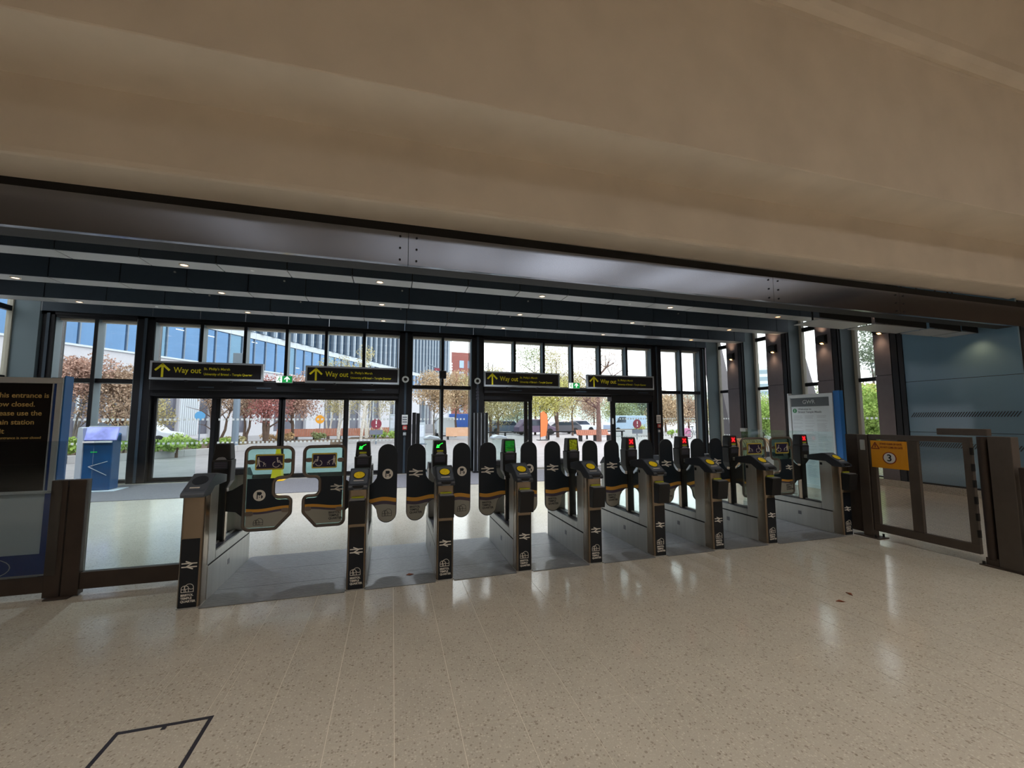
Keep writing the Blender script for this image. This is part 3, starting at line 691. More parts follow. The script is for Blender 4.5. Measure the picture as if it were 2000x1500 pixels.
def gate(i):
    lab = ('leftmost ticket gate with plain grey cap and framed wide leaf, beside the low fence',
           'ticket gate with green arrow display and a framed wide leaf on its left',
           'ticket gate with green arrow display and black paddles on both sides',
           'ticket gate with blurred half lit green display, fourth in the line',
           'ticket gate with dim lime display, in front of the open doorway',
           'ticket gate with red cross display, first red one from the left',
           'ticket gate with red cross display, second red one from the left',
           'ticket gate with red display and framed wide leaf on its right',
           'rightmost ticket gate with red cross display, beside the brown swing gate')[i]
    g = thing('ticket_gate', lab, 'ticket gate', (GC[i], 0, 0), group='ticket gate line')
    hw = .085
    # front post with rounded front corners
    pp = rounded([(-hw, .14), (-hw, 0), (hw, 0), (hw, .14)], [.001, .03, .03, .001], 5)
    MB().prism(pp, 'z', .005, .94).build('front_post', M_bronze, g, smooth=True)
    MB().prism(rounded([(-hw-.004, .14), (-hw-.004, -.004), (hw+.004, -.004), (hw+.004, .14)], [.001, .03, .03, .001], 5), 'z', 0, .012).build('foot', M_steel, g)
    MB().prism([(.115, .31), (.285, .31), (.285, 1.0), (.115, .99)], 'x', -hw-.003, hw+.003).build('cabinet', M_steel, g, bevel=.004)
    MB().box(-hw-.003, hw+.003, .135, 1.25, 0, .295).build('plinth', M_steel, g, bevel=.004)
    MB().box(-hw, hw, .14, 1.245, .293, .312).build('seam', M_gap, g)
    MB().box(-hw-.003, hw+.003, .288, 1.25, .31, .385).build('ledge', M_steel, g, bevel=.004)
    MB().box(-hw+.015, hw-.015, .29, 1.02, .385, .388).build('ledge_mat', M_darkline, g)
    MB().box(-hw-.005, -hw-.002, .6, .65, .16, .21).build('access_panel', M_bump, g); MB().box(hw+.002, hw+.005, .6, .65, .16, .21).build('access_panel', M_bump, g)
    fp = MB().prism(rounded([(-.067, .014), (.067, .014), (.067, .577), (-.067, .577)], .004, 2), 'y', -.003, .012).build('front_panel', M_panelblk, g)
    arrow_emblem(.112, -.0045, -.0031, 0, .36).build('double_arrow', M_logo, fp)
    arch_emblem(.088, -.0045, -.0031, -.004, .172, .0042).build('arch_emblem', M_logo, fp)
    for k, s in enumerate(('BRISTOL', 'TEMPLE', 'QUARTER')):
        text('lettering', s, .024, M_logo, fp, (-.05, -.0036, .115-k*.0255), bold=.03)
    # reader head
    prof = [(-.035, .925), (.1, .925), (.19, .985), (.46, .99), (.46, 1.06), (.235, 1.10), (.2, 1.10), (-.03, .965), (-.04, .95)]
    h = MB().prism(prof, 'x', -hw-.004, hw+.004).build('reader_head', M_head if i == 0 else M_headside, g, bevel=.006)
    sl = math.atan2(.135, .23); M = Matrix.Translation((0, .085, 1.0325)) @ Matrix.Rotation(sl, 4, 'X')
    MB().prism(rounded([(-.078, -.108), (.078, -.108), (.078, .115), (-.078, .115)], .02, 3), 'z', -.001, .003).xf(M).build('reader_face', M_head, h)
    if i == 0:
        MB().cyl((0, .03, .002), (0, .03, .008), .06, 24).xf(M).build('blank_disc', M_headside, h)
        MB().box(-.045, .03, -.075, -.06, .003, .004).xf(M).build('print', M_logo, h)
    else:
        MB().cyl((0, .02, .002), (0, .02, .006), .058, 24).xf(M).build('disc_rim', M_black, h)
        MB().cyl((0, .02, .006), (0, .02, .009), .05, 24).xf(M).build('yellow_disc', M_disc, h, label='yellow card reader disc')
        MB().box(-.045, .045, -.066, -.056, .003, .004).xf(M).build('print', M_logo, h)
        MB().prism([(-.05, .968), (.05, .968), (.035, .945), (-.035, .945)], 'y', -.048, -.03).build('slot_mouth', M_black, h)
        MB().prism([(-.045, .938), (.045, .938), (.03, .93), (-.03, .93)], 'y', -.046, -.03).build('slot_lip', M_bump, h)
        # ticket collecting box
        b_ = MB().prism([(-.005, .615), (-.085, .622), (-.115, .835), (-.005, .842)], 'x', -.074, .074).build('ticket_box', M_black, g, bevel=.004)
        MB().box(-.066, .066, -.1, -.008, .838, .846).build('tray', M_bump, b_); MB().box(-.055, .055, -.02, -.004, .848, .86).build('slot_strip', M_ystrip, b_)
        MB().box(-hw-.0045, -hw-.002, .24, .275, .93, .965).build('sensor_window', M_black, g)
    # display
    MB().box(-.038, .038, .585, .665, .385, .93).build('display_post', M_black, g)
    MB().box(-.045, -.036, .60, .65, .385, .93).build('post_edge', M_bronze, g); MB().box(.036, .045, .60, .65, .385, .93).build('post_edge', M_bronze, g)
    def ring(hx, y0, y1, z): return [(-hx, y0, z), (hx, y0, z), (hx, y1, z), (-hx, y1, z)]
    def loft(rings):
        mb = MB(); n = len(rings); vs = [p for r in rings for p in r]; fs = [(3, 2, 1, 0), tuple(4*(n-1)+k for k in range(4))]
        for a in range(n-1):
            for k in range(4): fs.append((4*a+k, 4*a+(k+1)%4, 4*a+4+(k+1)%4, 4*a+4+k))
        return mb.add(vs, fs)
    dh = loft([ring(.045, .585, .675, .90), ring(.083, .555, .695, .975), ring(.087, .55, .70, 1.19)]).build('display_housing', M_black, g, bevel=.012)
    hd = loft([ring(.079, .555, .695, 1.19), ring(.068, .565, .685, 1.348)]).build('display_head', M_black, g, bevel=.012)
    tilt = math.atan2(.010, .158)
    MT = Matrix.Translation((0, .5545, 1.19)) @ Matrix.Rotation(-tilt, 4, 'X')
    if i in (1, 2):
        MB().ribbon([(-.025, .098), (-.008, .108)], .006, -.002, .0).ribbon([(.0, .113), (.012, .119)], .005, -.002, 0).ribbon([(.02, .123), (.028, .127)], .005, -.002, 0).ribbon([(-.035, .085), (-.005, .103)], .009, -.0022, 0).prism([(-.043, .074), (-.032, .112), (-.006, .078)], 'y', -.0025, 0).xf(MT).build('arrow_light', M_led_g, hd)
    elif i == 3:
        MB().box(-.055, .055, -.002, .0, .01, .14).xf(MT).build('blurred_light', mat('led_green_dim', (10, 96, 24), .4, emit=.5, var=.8, vscale=50, stretch=(.3, 1, 1)), hd)
    elif i == 4:
        MB().box(-.05, .05, -.002, .0, .01, .14).xf(MT).build('blurred_light', mat('led_lime_dim', (112, 120, 14), .4, emit=.3, var=.8, vscale=45), hd)
    elif i > 4:
        MB().box(-.036, .036, -.0015, .0, .062, .142).xf(MT).build('screen', M_redbg, hd)
        MB().ribbon([(-.02, .08), (.022, .122)], .012, -.003, -.0016).ribbon([(-.02, .122), (.022, .08)], .012, -.0032, -.0016).xf(MT).build('cross_light', M_led_r, hd)
    if i != 0: MB().box(-.036, .036, -.002, .0, .03, .048).xf(MT).build('lime_strip', M_ystrip, hd)
    MB().add([(-.05, .548, 1.19), (.05, .548, 1.19), (.03, .556, 1.212), (0, .558, 1.222), (-.03, .556, 1.212)], [(0, 1, 2, 3, 4)]).build('dome', M_bump, hd)
    MB().box(-.06, .06, .546, .55, 1.10, 1.17).build('label_panel', M_headside, dh)
    for zz in (1.115, 1.135, 1.155): MB().box(-.05, .05, .5445, .546, zz, zz+.006).build('print', M_purple, dh)
    MB().box(-.03, .03, .46, .56, 1.0, 1.045).build('head_arm', M_steel, g, bevel=.006)
    # infill glass and rear end
    MB().box(-.006, .006, .29, .583, .40, .985).build('infill_glass', M_balus, g); MB().box(-.006, .006, .668, 1.02, .40, .985).build('infill_glass', M_balus, g)
    MB().box(-.012, .012, .29, 1.02, .386, .402).build('glass_channel', M_steel, g)
    MB().prism([(1.02, .386), (1.24, .386), (1.24, .95), (1.02, .99)], 'x', -hw, hw).build('rear_cabinet', M_steel, g, bevel=.006)
    MB().prism([(.98, .99), (1.0, 1.05), (1.16, 1.05), (1.27, .95), (1.25, .94), (1.02, .985)], 'x', -hw-.002, hw+.002).build('rear_reader', M_headside, g, bevel=.006)
    if i == 0: framed(g, 1)
    elif i == 1: framed(g, -1, .93); paddle(g, 1)
    elif i == 7: paddle(g, -1); framed(g, 1)
    elif i == 8: framed(g, -1, .93)
    else: paddle(g, -1); paddle(g, 1)
    return g
for i in range(9): gate(i)

# glass screen at the right end of the line
t = thing('glass_screen', 'frameless clear glass screen beside the last ticket gate at the right', 'glass screen', (6.10, .2, 0))
MB().box(0, .014, 0, 1.62, .12, 1.40).build('sheet', M_balus, t); MB().box(-.02, .034, .0, 1.62, .0, .13).build('base_channel', M_steel, t)
MB().box(-.015, .03, 1.5, 1.62, 1.36, 1.42).build('corner_clamp', M_steel, t)

# ------------------------------------------------------------------ left low fence with glass
fe = thing('glass_fence', 'low brown fence with tall glass panels left of the first ticket gate', 'fence', (0, .62, 0))
def rectpost(a, b, y0, y1, z0, z1, name='post', m=M_brown, par=fe): return MB().box(a, b, y0, y1, z0, z1).build(name, m, par, bevel=.006)
rectpost(-2.955, -2.835, -.04, .04, .01, 1.04); rectpost(-2.825, -2.70, -.04, .04, .01, 1.04)
rectpost(-2.92, -2.74, -.09, .09, 0, .012, 'foot_plate')
rectpost(-2.70, -1.80, -.03, .03, .055, .205, 'bottom_rail'); rectpost(-4.6, -2.955, -.03, .03, .055, .205, 'bottom_rail')
rectpost(-4.72, -4.6, -.04, .04, .0, 1.04)
MB().box(-2.69, -1.87, -.007, .007, .205, 1.395).build('glass_panel', M_balus, fe); MB().box(-4.6, -2.868, -.047, -.033, .205, 1.395).build('glass_panel', glass('smoked_glass', (.8, .85, .88)), fe)

# ------------------------------------------------------------------ left notice board
nb = thing('notice_board', 'tall blue and silver notice board with a black closed-entrance message, behind the left fence', 'notice board', (-3.36, 1.3, 0))
W = -1.24
MB().box(-.012, 0, 0.0, .12, 0, 2.06).build('side_post', M_boardblue, nb, bevel=.004); MB().box(W, W+.045, 0, .12, 0, 2.06).build('side_post', M_boardblue, nb, bevel=.004)
MB().box(W+.045, -.012, .02, .075, .0, .215).build('base', M_navyblue, nb)
fr_ = MB().box(W+.045, -.012, -.01, .07, 1.975, 2.035).box(-.065, -.012, -.01, .07, .84, 1.975).box(W+.045, W+.115, -.01, .1, .84, 1.975).box(W+.045, -.012, -.01, .07, .83, .86).build('frame', M_boardw, nb, bevel=.004)
MB().box(-.097, -.09, -.012, .0, .84, 1.975).build('inner_trim', M_boardw, nb); MB().box(-.09, -.065, .0, .01, .84, 1.975).build('blue_strip', M_navyblue, nb)
sc_ = MB().box(W+.1, -.07, .012, .05, .85, 1.975).build('message_panel', M_screen, nb)
for k, st in enumerate(('This entrance is', 'now closed.', 'Please use the', 'main station', 'exit')):
    text('lettering', st, .072, M_amber, sc_, (-.575, .0105, 1.845-k*.093), bold=.012, sx=.96)
text('lettering', 'This entrance is now closed', .036, M_amber, sc_, (-.575, .0105, 1.405), bold=.01)
MB().box(W+.045, -.085, .03, .07, .215, .83).build('white_panel', M_posterw, nb); MB().box(-.085, -.012, .0, .07, .215, .83).build('inner_post', M_navyblue, nb)
n = 24; mb = MB(); mb.ribbon([(-.56+.24*math.cos(2*PI*k/n)*1.0, .10+.105*math.sin(2*PI*k/n)) for k in range(n)], .006, .016, .02, True)
mb.prism([(-.70, .11), (-.62, .15), (-.54, .13), (-.57, .09), (-.62, .045), (-.66, .08)], 'y', .016, .02)
mb.build('round_logo', M_boardw, nb)

# ------------------------------------------------------------------ right brown swing gate and posts
gp = thing('gate_post', 'brown steel post with foot plate right behind the last ticket gate', 'post', (6.27, 0, 0))
MB().box(-.06, .05, -.17, -.05, .012, 1.37).build('shaft', M_brownpost, gp, bevel=.005); MB().box(-.10, .1, -.25, .05, 0, .012).build('foot_plate', M_brown, gp)
MB().box(-.05, .05, -.05, .11, .05, 1.37).build('latch_post', M_brown, gp, bevel=.005); MB().box(-.075, -.06, -.15, -.09, 1.16, 1.3).build('latch', M_steel, gp, bevel=.01)
MB().cyl((-.07, -.2, .012), (-.07, -.2, .05), .012, 8).build('anchor_bolt', M_gap, gp); MB().cyl((.08, -.2, .012), (.08, -.2, .05), .012, 8).build('anchor_bolt', M_gap, gp)
sg = thing('swing_gate', 'brown steel swing gate with mesh panels and an orange warning sign numbered 3', 'gate', (6.25, -.18, 0))
def gb(y0, y1, z0, z1, name, m=M_brownpost): return MB().box(-.025, .025, y0, y1, z0, z1).build(name, m, sg, bevel=.004)
L = -1.03
gb(L, 0, 1.31, 1.375, 'top_rail'); gb(L, 0, .10, .20, 'bottom_rail'); gb(-.07, 0, .2, 1.31, 'stile'); gb(L, L+.07, .2, 1.31, 'stile'); gb(-.54, -.43, .2, 1.31, 'middle_bar')
def perforated():
    m = bpy.data.materials.new('perforated_sheet'); m.use_nodes = True; t = m.node_tree; b = t.nodes['Principled BSDF']; out = t.nodes['Material Output']
    b.inputs['Base Color'].default_value = (*lin((80, 80, 80)), 1); b.inputs['Metallic'].default_value = .4; b.inputs['Roughness'].default_value = .5
    g = t.nodes.new('ShaderNodeTexCoord'); v = t.nodes.new('ShaderNodeTexVoronoi'); v.inputs['Scale'].default_value = 110; v.inputs['Randomness'].default_value = 0
    t.links.new(g.outputs['Object'], v.inputs['Vector'])
    a = t.nodes.new('ShaderNodeMath'); a.operation = 'LESS_THAN'; a.inputs[1].default_value = .62; t.links.new(v.outputs['Distance'], a.inputs[0])
    tr = t.nodes.new('ShaderNodeBsdfTransparent'); mx = t.nodes.new('ShaderNodeMixShader')
    t.links.new(a.outputs[0], mx.inputs[0]); t.links.new(b.outputs[0], mx.inputs[1]); t.links.new(tr.outputs[0], mx.inputs[2]); t.links.new(mx.outputs[0], out.inputs[0])
    return m
M_mesh = perforated()
for a, b in ((-.43, -.07), (-.96, -.54)): MB().box(-.003, .003, a, b, .2, 1.31).build('mesh_panel', M_mesh, sg)
ws = MB().box(-.032, -.024, -.436, -.03, .94, 1.295).build('warning_sign', M_warn, sg, label='orange warning sign with number 3')
FX = (PI/2, 0, -PI/2)
tri = MB().ribbon([(-.045, -.035), (.045, -.035), (0, .045)], .011, -.001, 0, True).ribbon([(0, .02), (0, -.018)], .012, -.001, 0).build('warning_triangle', M_warnred, ws)
tri.rotation_euler = (0, 0, -PI/2); tri.location = (-.033, -.085, 1.225)
text('lettering', 'STAND CLEAR OF GATE', .033, M_warnred, ws, (-.0335, -.14, 1.255), FX, bold=.02, sx=.68)
text('lettering', 'DO NOT CLIMB ON GATE', .033, M_warnred, ws, (-.0335, -.14, 1.21), FX, bold=.02, sx=.65)
d_ = MB().disc((0, 0), .078, -.001, 0, 32).build('red_ring', M_warnred, ws); d_.rotation_euler = (0, 0, -PI/2); d_.location = (-.0322, -.24, 1.075)
d_ = MB().disc((0, 0), .066, -.0014, 0, 32).build('white_disc', M_white, ws); d_.rotation_euler = (0, 0, -PI/2); d_.location = (-.0328, -.24, 1.075)
text('numeral', '3', .125, M_panelblk, ws, (-.0350, -.24, 1.072), FX, bold=.01, align='CENTER')
for k in range(6): MB().box(-.03, .0, L-.012, L+.01, .28+k*.18, .36+k*.18).build('hinge_slot', M_gap, sg)
hp = thing('hinge_post', 'pair of brown steel posts with base plate carrying the swing gate', 'post', (6.27, -1.3, 0))
MB().cyl((-.02, -.0, .07), (-.02, -.0, 1.385), .045, 20).build('hinge_tube', M_brown, hp, smooth=True)
MB().box(-.07, .06, -.24, -.06, .012, 1.39).build('main_post', M_brownpost, hp, bevel=.005); MB().box(-.09, .09, -.3, .09, 0, .012).build('base_plate', M_brown, hp); MB().box(-.05, .01, -.05, .05, .012, .09).build('pivot_block', M_brownpost, hp)
MB().box(-.045, .045, -.05, .38, 1.395, 1.47).build('closer_box', M_brownpost, hp, bevel=.006)
MB().cyl((-.07, -.27, .012), (-.07, -.27, .045), .012, 8).build('anchor_bolt', M_gap, hp); MB().cyl((-.07, .06, .012), (-.07, .06, .045), .012, 8).build('anchor_bolt', M_gap, hp)
q = thing('fence_post', 'dark brown steel fence post at the right edge of view past the swing gate', 'post', (6.25, -1.57, 0))
MB().box(-.05, .05, -.12, 0, .0, 1.08).build('shaft', M_brown, q, bevel=.005); MB().box(-.08, .08, -.16, .04, 0, .02).build('foot_plate', M_brown, q)
MB().box(-.02, .02, -1.4, -.12, .1, 1.1).build('infill_panel', M_balus, q)

# ------------------------------------------------------------------ poster totem on the right
pt = thing('poster_totem', 'white and blue poster totem headed GWR in front of the right windows', 'poster board', (8.2, 1.66, 0))
Lp = .93
MB().box(0, .1, -.12, 0, 0, 2.13).build('side_post', M_boardblue, pt, bevel=.004); MB().box(0, .1, Lp, Lp+.03, 0, 2.13).build('side_post', M_boardw, pt, bevel=.004)
MB().box(-.02, .1, 0, .07, .25, 2.09).box(-.02, .1, Lp-.05, Lp, .25, 2.09).box(-.02, .1, .07, Lp-.05, 2.03, 2.09).box(-.02, .1, .07, Lp-.05, .2, .27).build('frame', M_boardw, pt, bevel=.004)
ps = MB().box(.0, .05, .07, Lp-.05, .27, 2.03).build('poster', M_posterw, pt)
MB().box(-.003, 0, .08, Lp-.06, 1.84, 2.02).build('header', M_postergrey, ps)
text('lettering', 'GWR', .11, M_dot, ps, (-.005, .62, 1.93), FX, bold=.02)
d_ = MB().disc((0, 0), .045, -.001, 0, 20).build('info_disc', M_igreen, ps); d_.rotation_euler = (0, 0, -PI/2); d_.location = (-.001, .80, 1.755)
text('letter', 'i', .08, M_dot, ps, (-.004, .80, 1.755), FX, bold=.02, align='CENTER')
text('lettering', 'Welcome to', .055, M_textgrey, ps, (-.002, .725, 1.785), FX, bold=.02)
text('lettering', 'Bristol Temple Meads', .055, M_textgrey, ps, (-.002, .725, 1.725), FX, bold=.02)
mb = MB()
for c, (ya, yb) in enumerate(((.84, .63), (.59, .38), (.34, .12))):
    z = 1.65
    while z > .4:
        mb.box(-.002, 0, yb+rnd.uniform(0, .06), ya, z, z+.006); z -= rnd.choice((.02, .02, .02, .05))
mb.build('print', mat('print_pale', (164, 170, 176), .5), ps, kind='stuff')

# ------------------------------------------------------------------ hall furniture near the glazing
kt = thing('ticket_machine', 'blue self-service ticket machine with tilted screen standing by the left windows', 'ticket machine', (-6.36, 7.5, 0))
MB().prism([(-.16, .02), (.16, .02), (.16, 1.3), (-.16, 1.12)], 'x', -.27, .27).build('cabinet', M_kiosk, kt, bevel=.02)
MB().prism(rounded([(-.36, .02), (-.25, .02), (-.25, 1.05), (-.27, 1.42), (-.36, 1.44)], .03, 3), 'y', -.2, .17).box(-.36, .37, .14, .2, 1.1, 1.45).build('shell', M_kioskshell, kt, bevel=.01)
MB().obox((0.02, -.09, 1.28), (.6, .04, .30), Matrix.Rotation(-.35, 3, 'X')).build('screen', M_kioskscr, kt)
MB().box(-.26, .26, -.2, -.15, 1.08, 1.12).build('shelf', M_white, kt); MB().box(-.12, .0, -.165, -.158, .86, .885).build('slot_light', M_green, kt)
MB().box(-.4, .45, -.35, .22, 0, .02).build('base', M_kioskshell, kt); MB().ribbon([(.2, .35), (-.14, .55), (.2, .66)], .012, -.166, -.161).build('chevron', M_dot, kt)
ck = thing('floor_cone', 'tall yellow wet floor warning cone seen through the wide gate by the doors', 'cone', (-2.86, 7.98, 0))
MB().tube([(0, 0, .02), (0, 0, .85)], .19, 4, False, .06).build('body', M_coney, ck, bevel=.015); MB().box(-.18, .18, -.18, .18, 0, .03).build('foot', M_coney, ck, bevel=.01)
MB().tube([(0, 0, .85), (0, 0, .89)], .06, 10, False, .035).build('cap', M_coney, ck)
for k, (x0, n_) in enumerate(((.56, 2), (2.36, 4))):
    t = thing('folded_barrier', 'dark folded barrier panels standing at the ' + ('left' if k == 0 else 'right') + ' edge of the narrow centre window', 'barrier', (x0, 7.95, 0), group='folded barriers')
    for j in range(n_):
        x = j*.11
        p = MB().box(x, x+.1, 0, .06, .06, 1.79-.02*(k == 0)*j).build('panel', M_black, t, bevel=.006)
        MB().box(x-.006, x+.008, -.006, .0, .06, 1.78).build('edge_strip', M_signframe if k else M_darkline, p)
    MB().box(-.02, n_*.11+.02, -.05, .1, 0, .06).build('base', M_frame, t)
for k, (x, y) in enumerate(((.95, 6.2), (2.62, 6.0))):
    t = thing('sack_holder_bin', 'clear sack hoop bin on a slim post behind the ' + ('third ticket gate' if k == 0 else 'fourth ticket gate'), 'litter bin', (x, y, 0), group='clear sack bins')
    n = 20; ring_ = [(.17*math.cos(2*PI*i/n), .17*math.sin(2*PI*i/n), 1.1) for i in range(n)]
    MB().tube(ring_, .018, 6, True).build('hoop', M_steel, t, smooth=True); MB().cyl((.2, 0, 0), (.2, 0, 1.12), .02, 10).build('post', M_steel, t)
    MB().tube([(0, 0, .3), (0, 0, .5), (0, 0, .8), (0, 0, 1.09)], .13, 14, False, .168).build('sack', M_balus, t, smooth=True); MB().box(-.2, .25, -.2, .2, 0, .02).build('foot', M_black, t)
    MB().prism([(-.2, 1.1), (.2, 1.1), (.16, 1.16), (-.05, 1.2), (-.18, 1.15)], 'y', -.19, .19).build('lid', M_kioskshell, t, bevel=.02)
# slatted curved seat by the right windows
t = thing('slatted_bench', 'curved light timber slatted bench beside the right windows, behind the framed gates', 'bench', (9.6, 5.5, 0))
M_slat = mat('slat_wood', (206, 172, 140), .5, var=.1)
for k in range(17):
    x = k*.085
    prof = [(0, .02), (0, .55)] + [(.0+.2-.2*math.cos(a*PI/10), .62+.35*math.sin(a*PI/10)) for a in range(0, 6)] + [(.3, .99), (.45, .9), (.55, .6), (.75, .45)]
    mb = MB(); mb.tube([(x, a, b) for a, b in prof], .024, 5); mb.build('slat', M_slat, t, smooth=True)
MB().box(-.05, 1.45, .3, .36, .3, .36).build('rail', M_frame, t); MB().box(-.05, 1.45, .65, .8, .3, .42).build('seat_rail', M_frame, t)
MB().box(.1, .2, .3, .75, 0, .3).build('leg', M_frame, t); MB().box(1.2, 1.3, .3, .75, 0, .3).build('leg', M_frame, t)
# litter on the floor
M_leaf = mat('dead_leaf', (112, 60, 36), .7)
for k, (x, y, lab) in enumerate(((.21, .24, 'brown dead leaf lying on the walkway plate between the second and third gates'), (4.02, -1.36, 'small brown dead leaf on the terrazzo, farther of the two near the swing gate'), (3.78, -1.45, 'small brown dead leaf on the terrazzo, nearer of the two near the swing gate'))):
    z = .006 if k == 0 else 0
    o = MB().add([(-.04, 0, .002), (-.01, .016, .012), (.035, .004, .004), (.0, -.018, .01), (-.04, 0, .0), (-.01, .016, .003), (.035, .004, .0), (0, -.018, .003)], [(0, 3, 2, 1), (4, 5, 6, 7), (0, 1, 5, 4), (1, 2, 6, 5), (2, 3, 7, 6), (3, 0, 4, 7)]).build('dead_leaf', M_leaf, loc=(x, y, z))
    o.rotation_euler = (0, 0, k*1.3); tag(o, lab, 'leaf')

# ================================================================== outside
def paving():
    m = bpy.data.materials.new('plaza_paving'); m.use_nodes = True; t = m.node_tree; b = t.nodes['Principled BSDF']
    g = t.nodes.new('ShaderNodeNewGeometry'); br = t.nodes.new('ShaderNodeTexBrick'); t.links.new(g.outputs['Position'], br.inputs['Vector'])
    br.inputs['Scale'].default_value = 1; br.inputs['Brick Width'].default_value = .9; br.inputs['Row Height'].default_value = .45; br.inputs['Mortar Size'].default_value = .012
    br.inputs['Color1'].default_value = (*lin((148, 145, 148)), 1); br.inputs['Color2'].default_value = (*lin((136, 134, 137)), 1); br.inputs['Mortar'].default_value = (*lin((116, 114, 118)), 1)
    t.links.new(br.outputs[0], b.inputs['Base Color']); b.inputs['Roughness'].default_value = .5; return m
MB().box(-160, 160, 8.76, 300, -.3, -.004).build('ground', paving(), kind='structure')
MB().box(-160, -8.9, -10, 8.76, -.3, -.004).build('ground', MATS.get('plaza') or paving(), kind='structure')
MB().box(12.0, 160, -10, 8.76, -.3, -.004).build('ground', paving(), kind='structure')
M_kerb = mat('kerb_white', (172, 170, 172), .6, var=.04)
M_soil = mat('soil', (96, 80, 64), .9, var=.2)

# ---- big office building on the left: facade line through P0 heading 29 degrees
AZ = math.radians(29); DV = Vector((math.sin(AZ), math.cos(AZ), 0)); P0 = Vector((-16.5, 38.15, 0))
ob = thing('office_building', 'long pale office building with blue glass bands and vertical fins beyond the left doors', 'building', tuple(P0), PI/2-AZ)
# local x runs along the facade, local y points back into the building
M_fac = mat('facade_white', (188, 187, 194), .55, var=.03)
M_bglass = mat('facade_glass', (84, 114, 148), .08, .75, var=.1, vscale=.3)
M_bglass2 = mat('facade_glass_teal', (92, 122, 144), .1, .7, var=.1, vscale=.3)
M_fin = mat('fin_white', (192, 200, 208), .5); M_fin2 = mat('fin_grey', (112, 126, 142), .4, .3)
M_lowglass = mat('ground_floor_glass', (104, 104, 116), .15, .3, var=.25, vscale=.6)
S0, S1 = -30, 60
MB().box(S0, S1, .5, 20, 0, 34).build('core', M_fac, ob)
MB().box(S0, S1, 0, .5, 5.57, 6.62).build('spandrel', M_fac, ob); MB().box(S0, S1, -.12, .5, 6.62, 6.76).build('sill', M_fin, ob)
PT = 1.434
pane_me = MB().box(.04, PT-.04, .12, .2, 6.78, 9.85).mesh('window_pane'); pane_me.materials.append(M_bglass)
pane_me2 = pane_me.copy(); pane_me2.materials.clear(); pane_me2.materials.append(M_bglass2)
mul_me = MB().box(-.04, .04, .0, .3, 6.76, 9.86).mesh('mullion'); mul_me.materials.append(M_fin2)
bnd_me = MB().box(.012, PT-.012, -.05, .4, 9.87, 10.5).mesh('band_panel'); bnd_me.materials.append(M_fin)
k = 0; x = 1.45-22*PT
MB().box(S0, S1, .2, .5, 6.7, 34).build('backing', M_fin2, ob)
while x < S1-.5:
    link('window_pane', pane_me2 if k % 5 == 3 else pane_me, ob, loc=(x, 0, 0)); link('mullion', mul_me, ob, loc=(x, 0, 0)); link('band_panel', bnd_me, ob, loc=(x, 0, 0))
    x += PT; k += 1
fin_me = MB().box(-.17, .17, -.3, .3, 10.52, 33).mesh('fin'); fin_me.materials.append(mat('fin_steel', (116, 130, 146), .4, .2))
fine_me = MB().box(.17, .27, -.34, .3, 10.52, 33).mesh('fin_edge'); fine_me.materials.append(M_fin)
ugl_me = MB().box(.3, PT-.2, .1, .18, 10.52, 33).mesh('upper_pane'); ugl_me.materials.append(mat('upper_glass', (72, 92, 114), .15, .5))
x = 10.8-14*PT
while x < S1:
    f_ = link('fin', fin_me, ob, loc=(x, 0, 0)); link('fin_edge', fine_me, f_); link('upper_pane', ugl_me, ob, loc=(x, 0, 0)); x += PT
MB().box(S1-1.2, S1+.1, -.4, .5, 0, 33).build('end_pier', M_fin, ob)
# ground floor: white piers, dark glazing, white door frames
WH = ((-14, -10), (-1.67, .11), (1.2, 4.0), (5.2, 8.5), (13.4, 16.6), (20, 22), (24.5, 26.5), (30, 33), (40, 44), (50, 60))
for a, b in WH:
    MB().box(a, b, -.15, .5, 0, 5.57).build('pier', M_fac, ob)
    if a == -1.67:
        for j in range(9): MB().box(a+.1+j*.18, a+.2+j*.18, -.2, -.15, .3, 5.5).build('pier_flute', M_fin, ob)
for a, b in zip([w_[1] for w_ in WH[:-1]], [w_[0] for w_ in WH[1:]]):
    n = max(1, int((b-a)/1.5))
    for j in range(n):
        u = a+(b-a)*j/n; v = a+(b-a)*(j+1)/n
        MB().box(u+.06, v-.06, .2, .3, .35, 4.6).build('ground_pane', M_lowglass, ob)
        MB().box(u-.06, u+.06, .05, .45, 0, 5.57).build('ground_mullion', M_fin, ob)
    MB().box(a, b, .05, .45, 4.6, 5.57).build('ground_head', M_fac, ob); MB().box(a, b, .05, .45, 0, .35).build('plinth', M_fac, ob)
MB().box(-11.5, -5.5, .2, .3, 4.4, 5.4).build('canopy_recess', M_fin2, ob)
for s, z in ((-2.2, 9.2), (.6, 9.2), (5.4, 9.5), (-5.0, 8.2), (11.5, 7.6), (13, 7.4)):
    MB().box(s, s+.7, .09, .1, z, z+.06).build('office_light', mat('office_light', (235, 240, 245), .4, emit=.8), ob)
# blue and orange round hanging signs
def round_sign(px, py, Y, r, m, lab, plate=None, zp=None, mark=None):
    p = at(px, py, Y); t = thing('round_sign', lab, 'sign', (p.x, p.y, 0))
    MB().disc((0, p.z), r, -.05, 0, 24).build('disc', m, t)
    MB().cyl((0, .03, 0), (0, .03, p.z+r*.5), .04, 8).build('pole', M_fin2, t)
    if plate: MB().box(-r*1.25, r*1.25, -.05, 0, p.z-r*2.1, p.z-r*1.2).build('plate', plate, t)
    if mark: MB().box(-r*.1, r*.1, -.06, -.05, p.z-r*.05, p.z+r*.6).box(-r*.1, r*.1, -.06, -.05, p.z-r*.6, p.z-r*.3).build('mark', M_white, t)
M_maroon = mat('maroon', (128, 44, 64), .5)
round_sign(735, 828, 24, .33, M_maroon, 'maroon round sign with exclamation mark and grey plate by the birches', mat('plate_slate', (110, 114, 130), .5), mark=True)
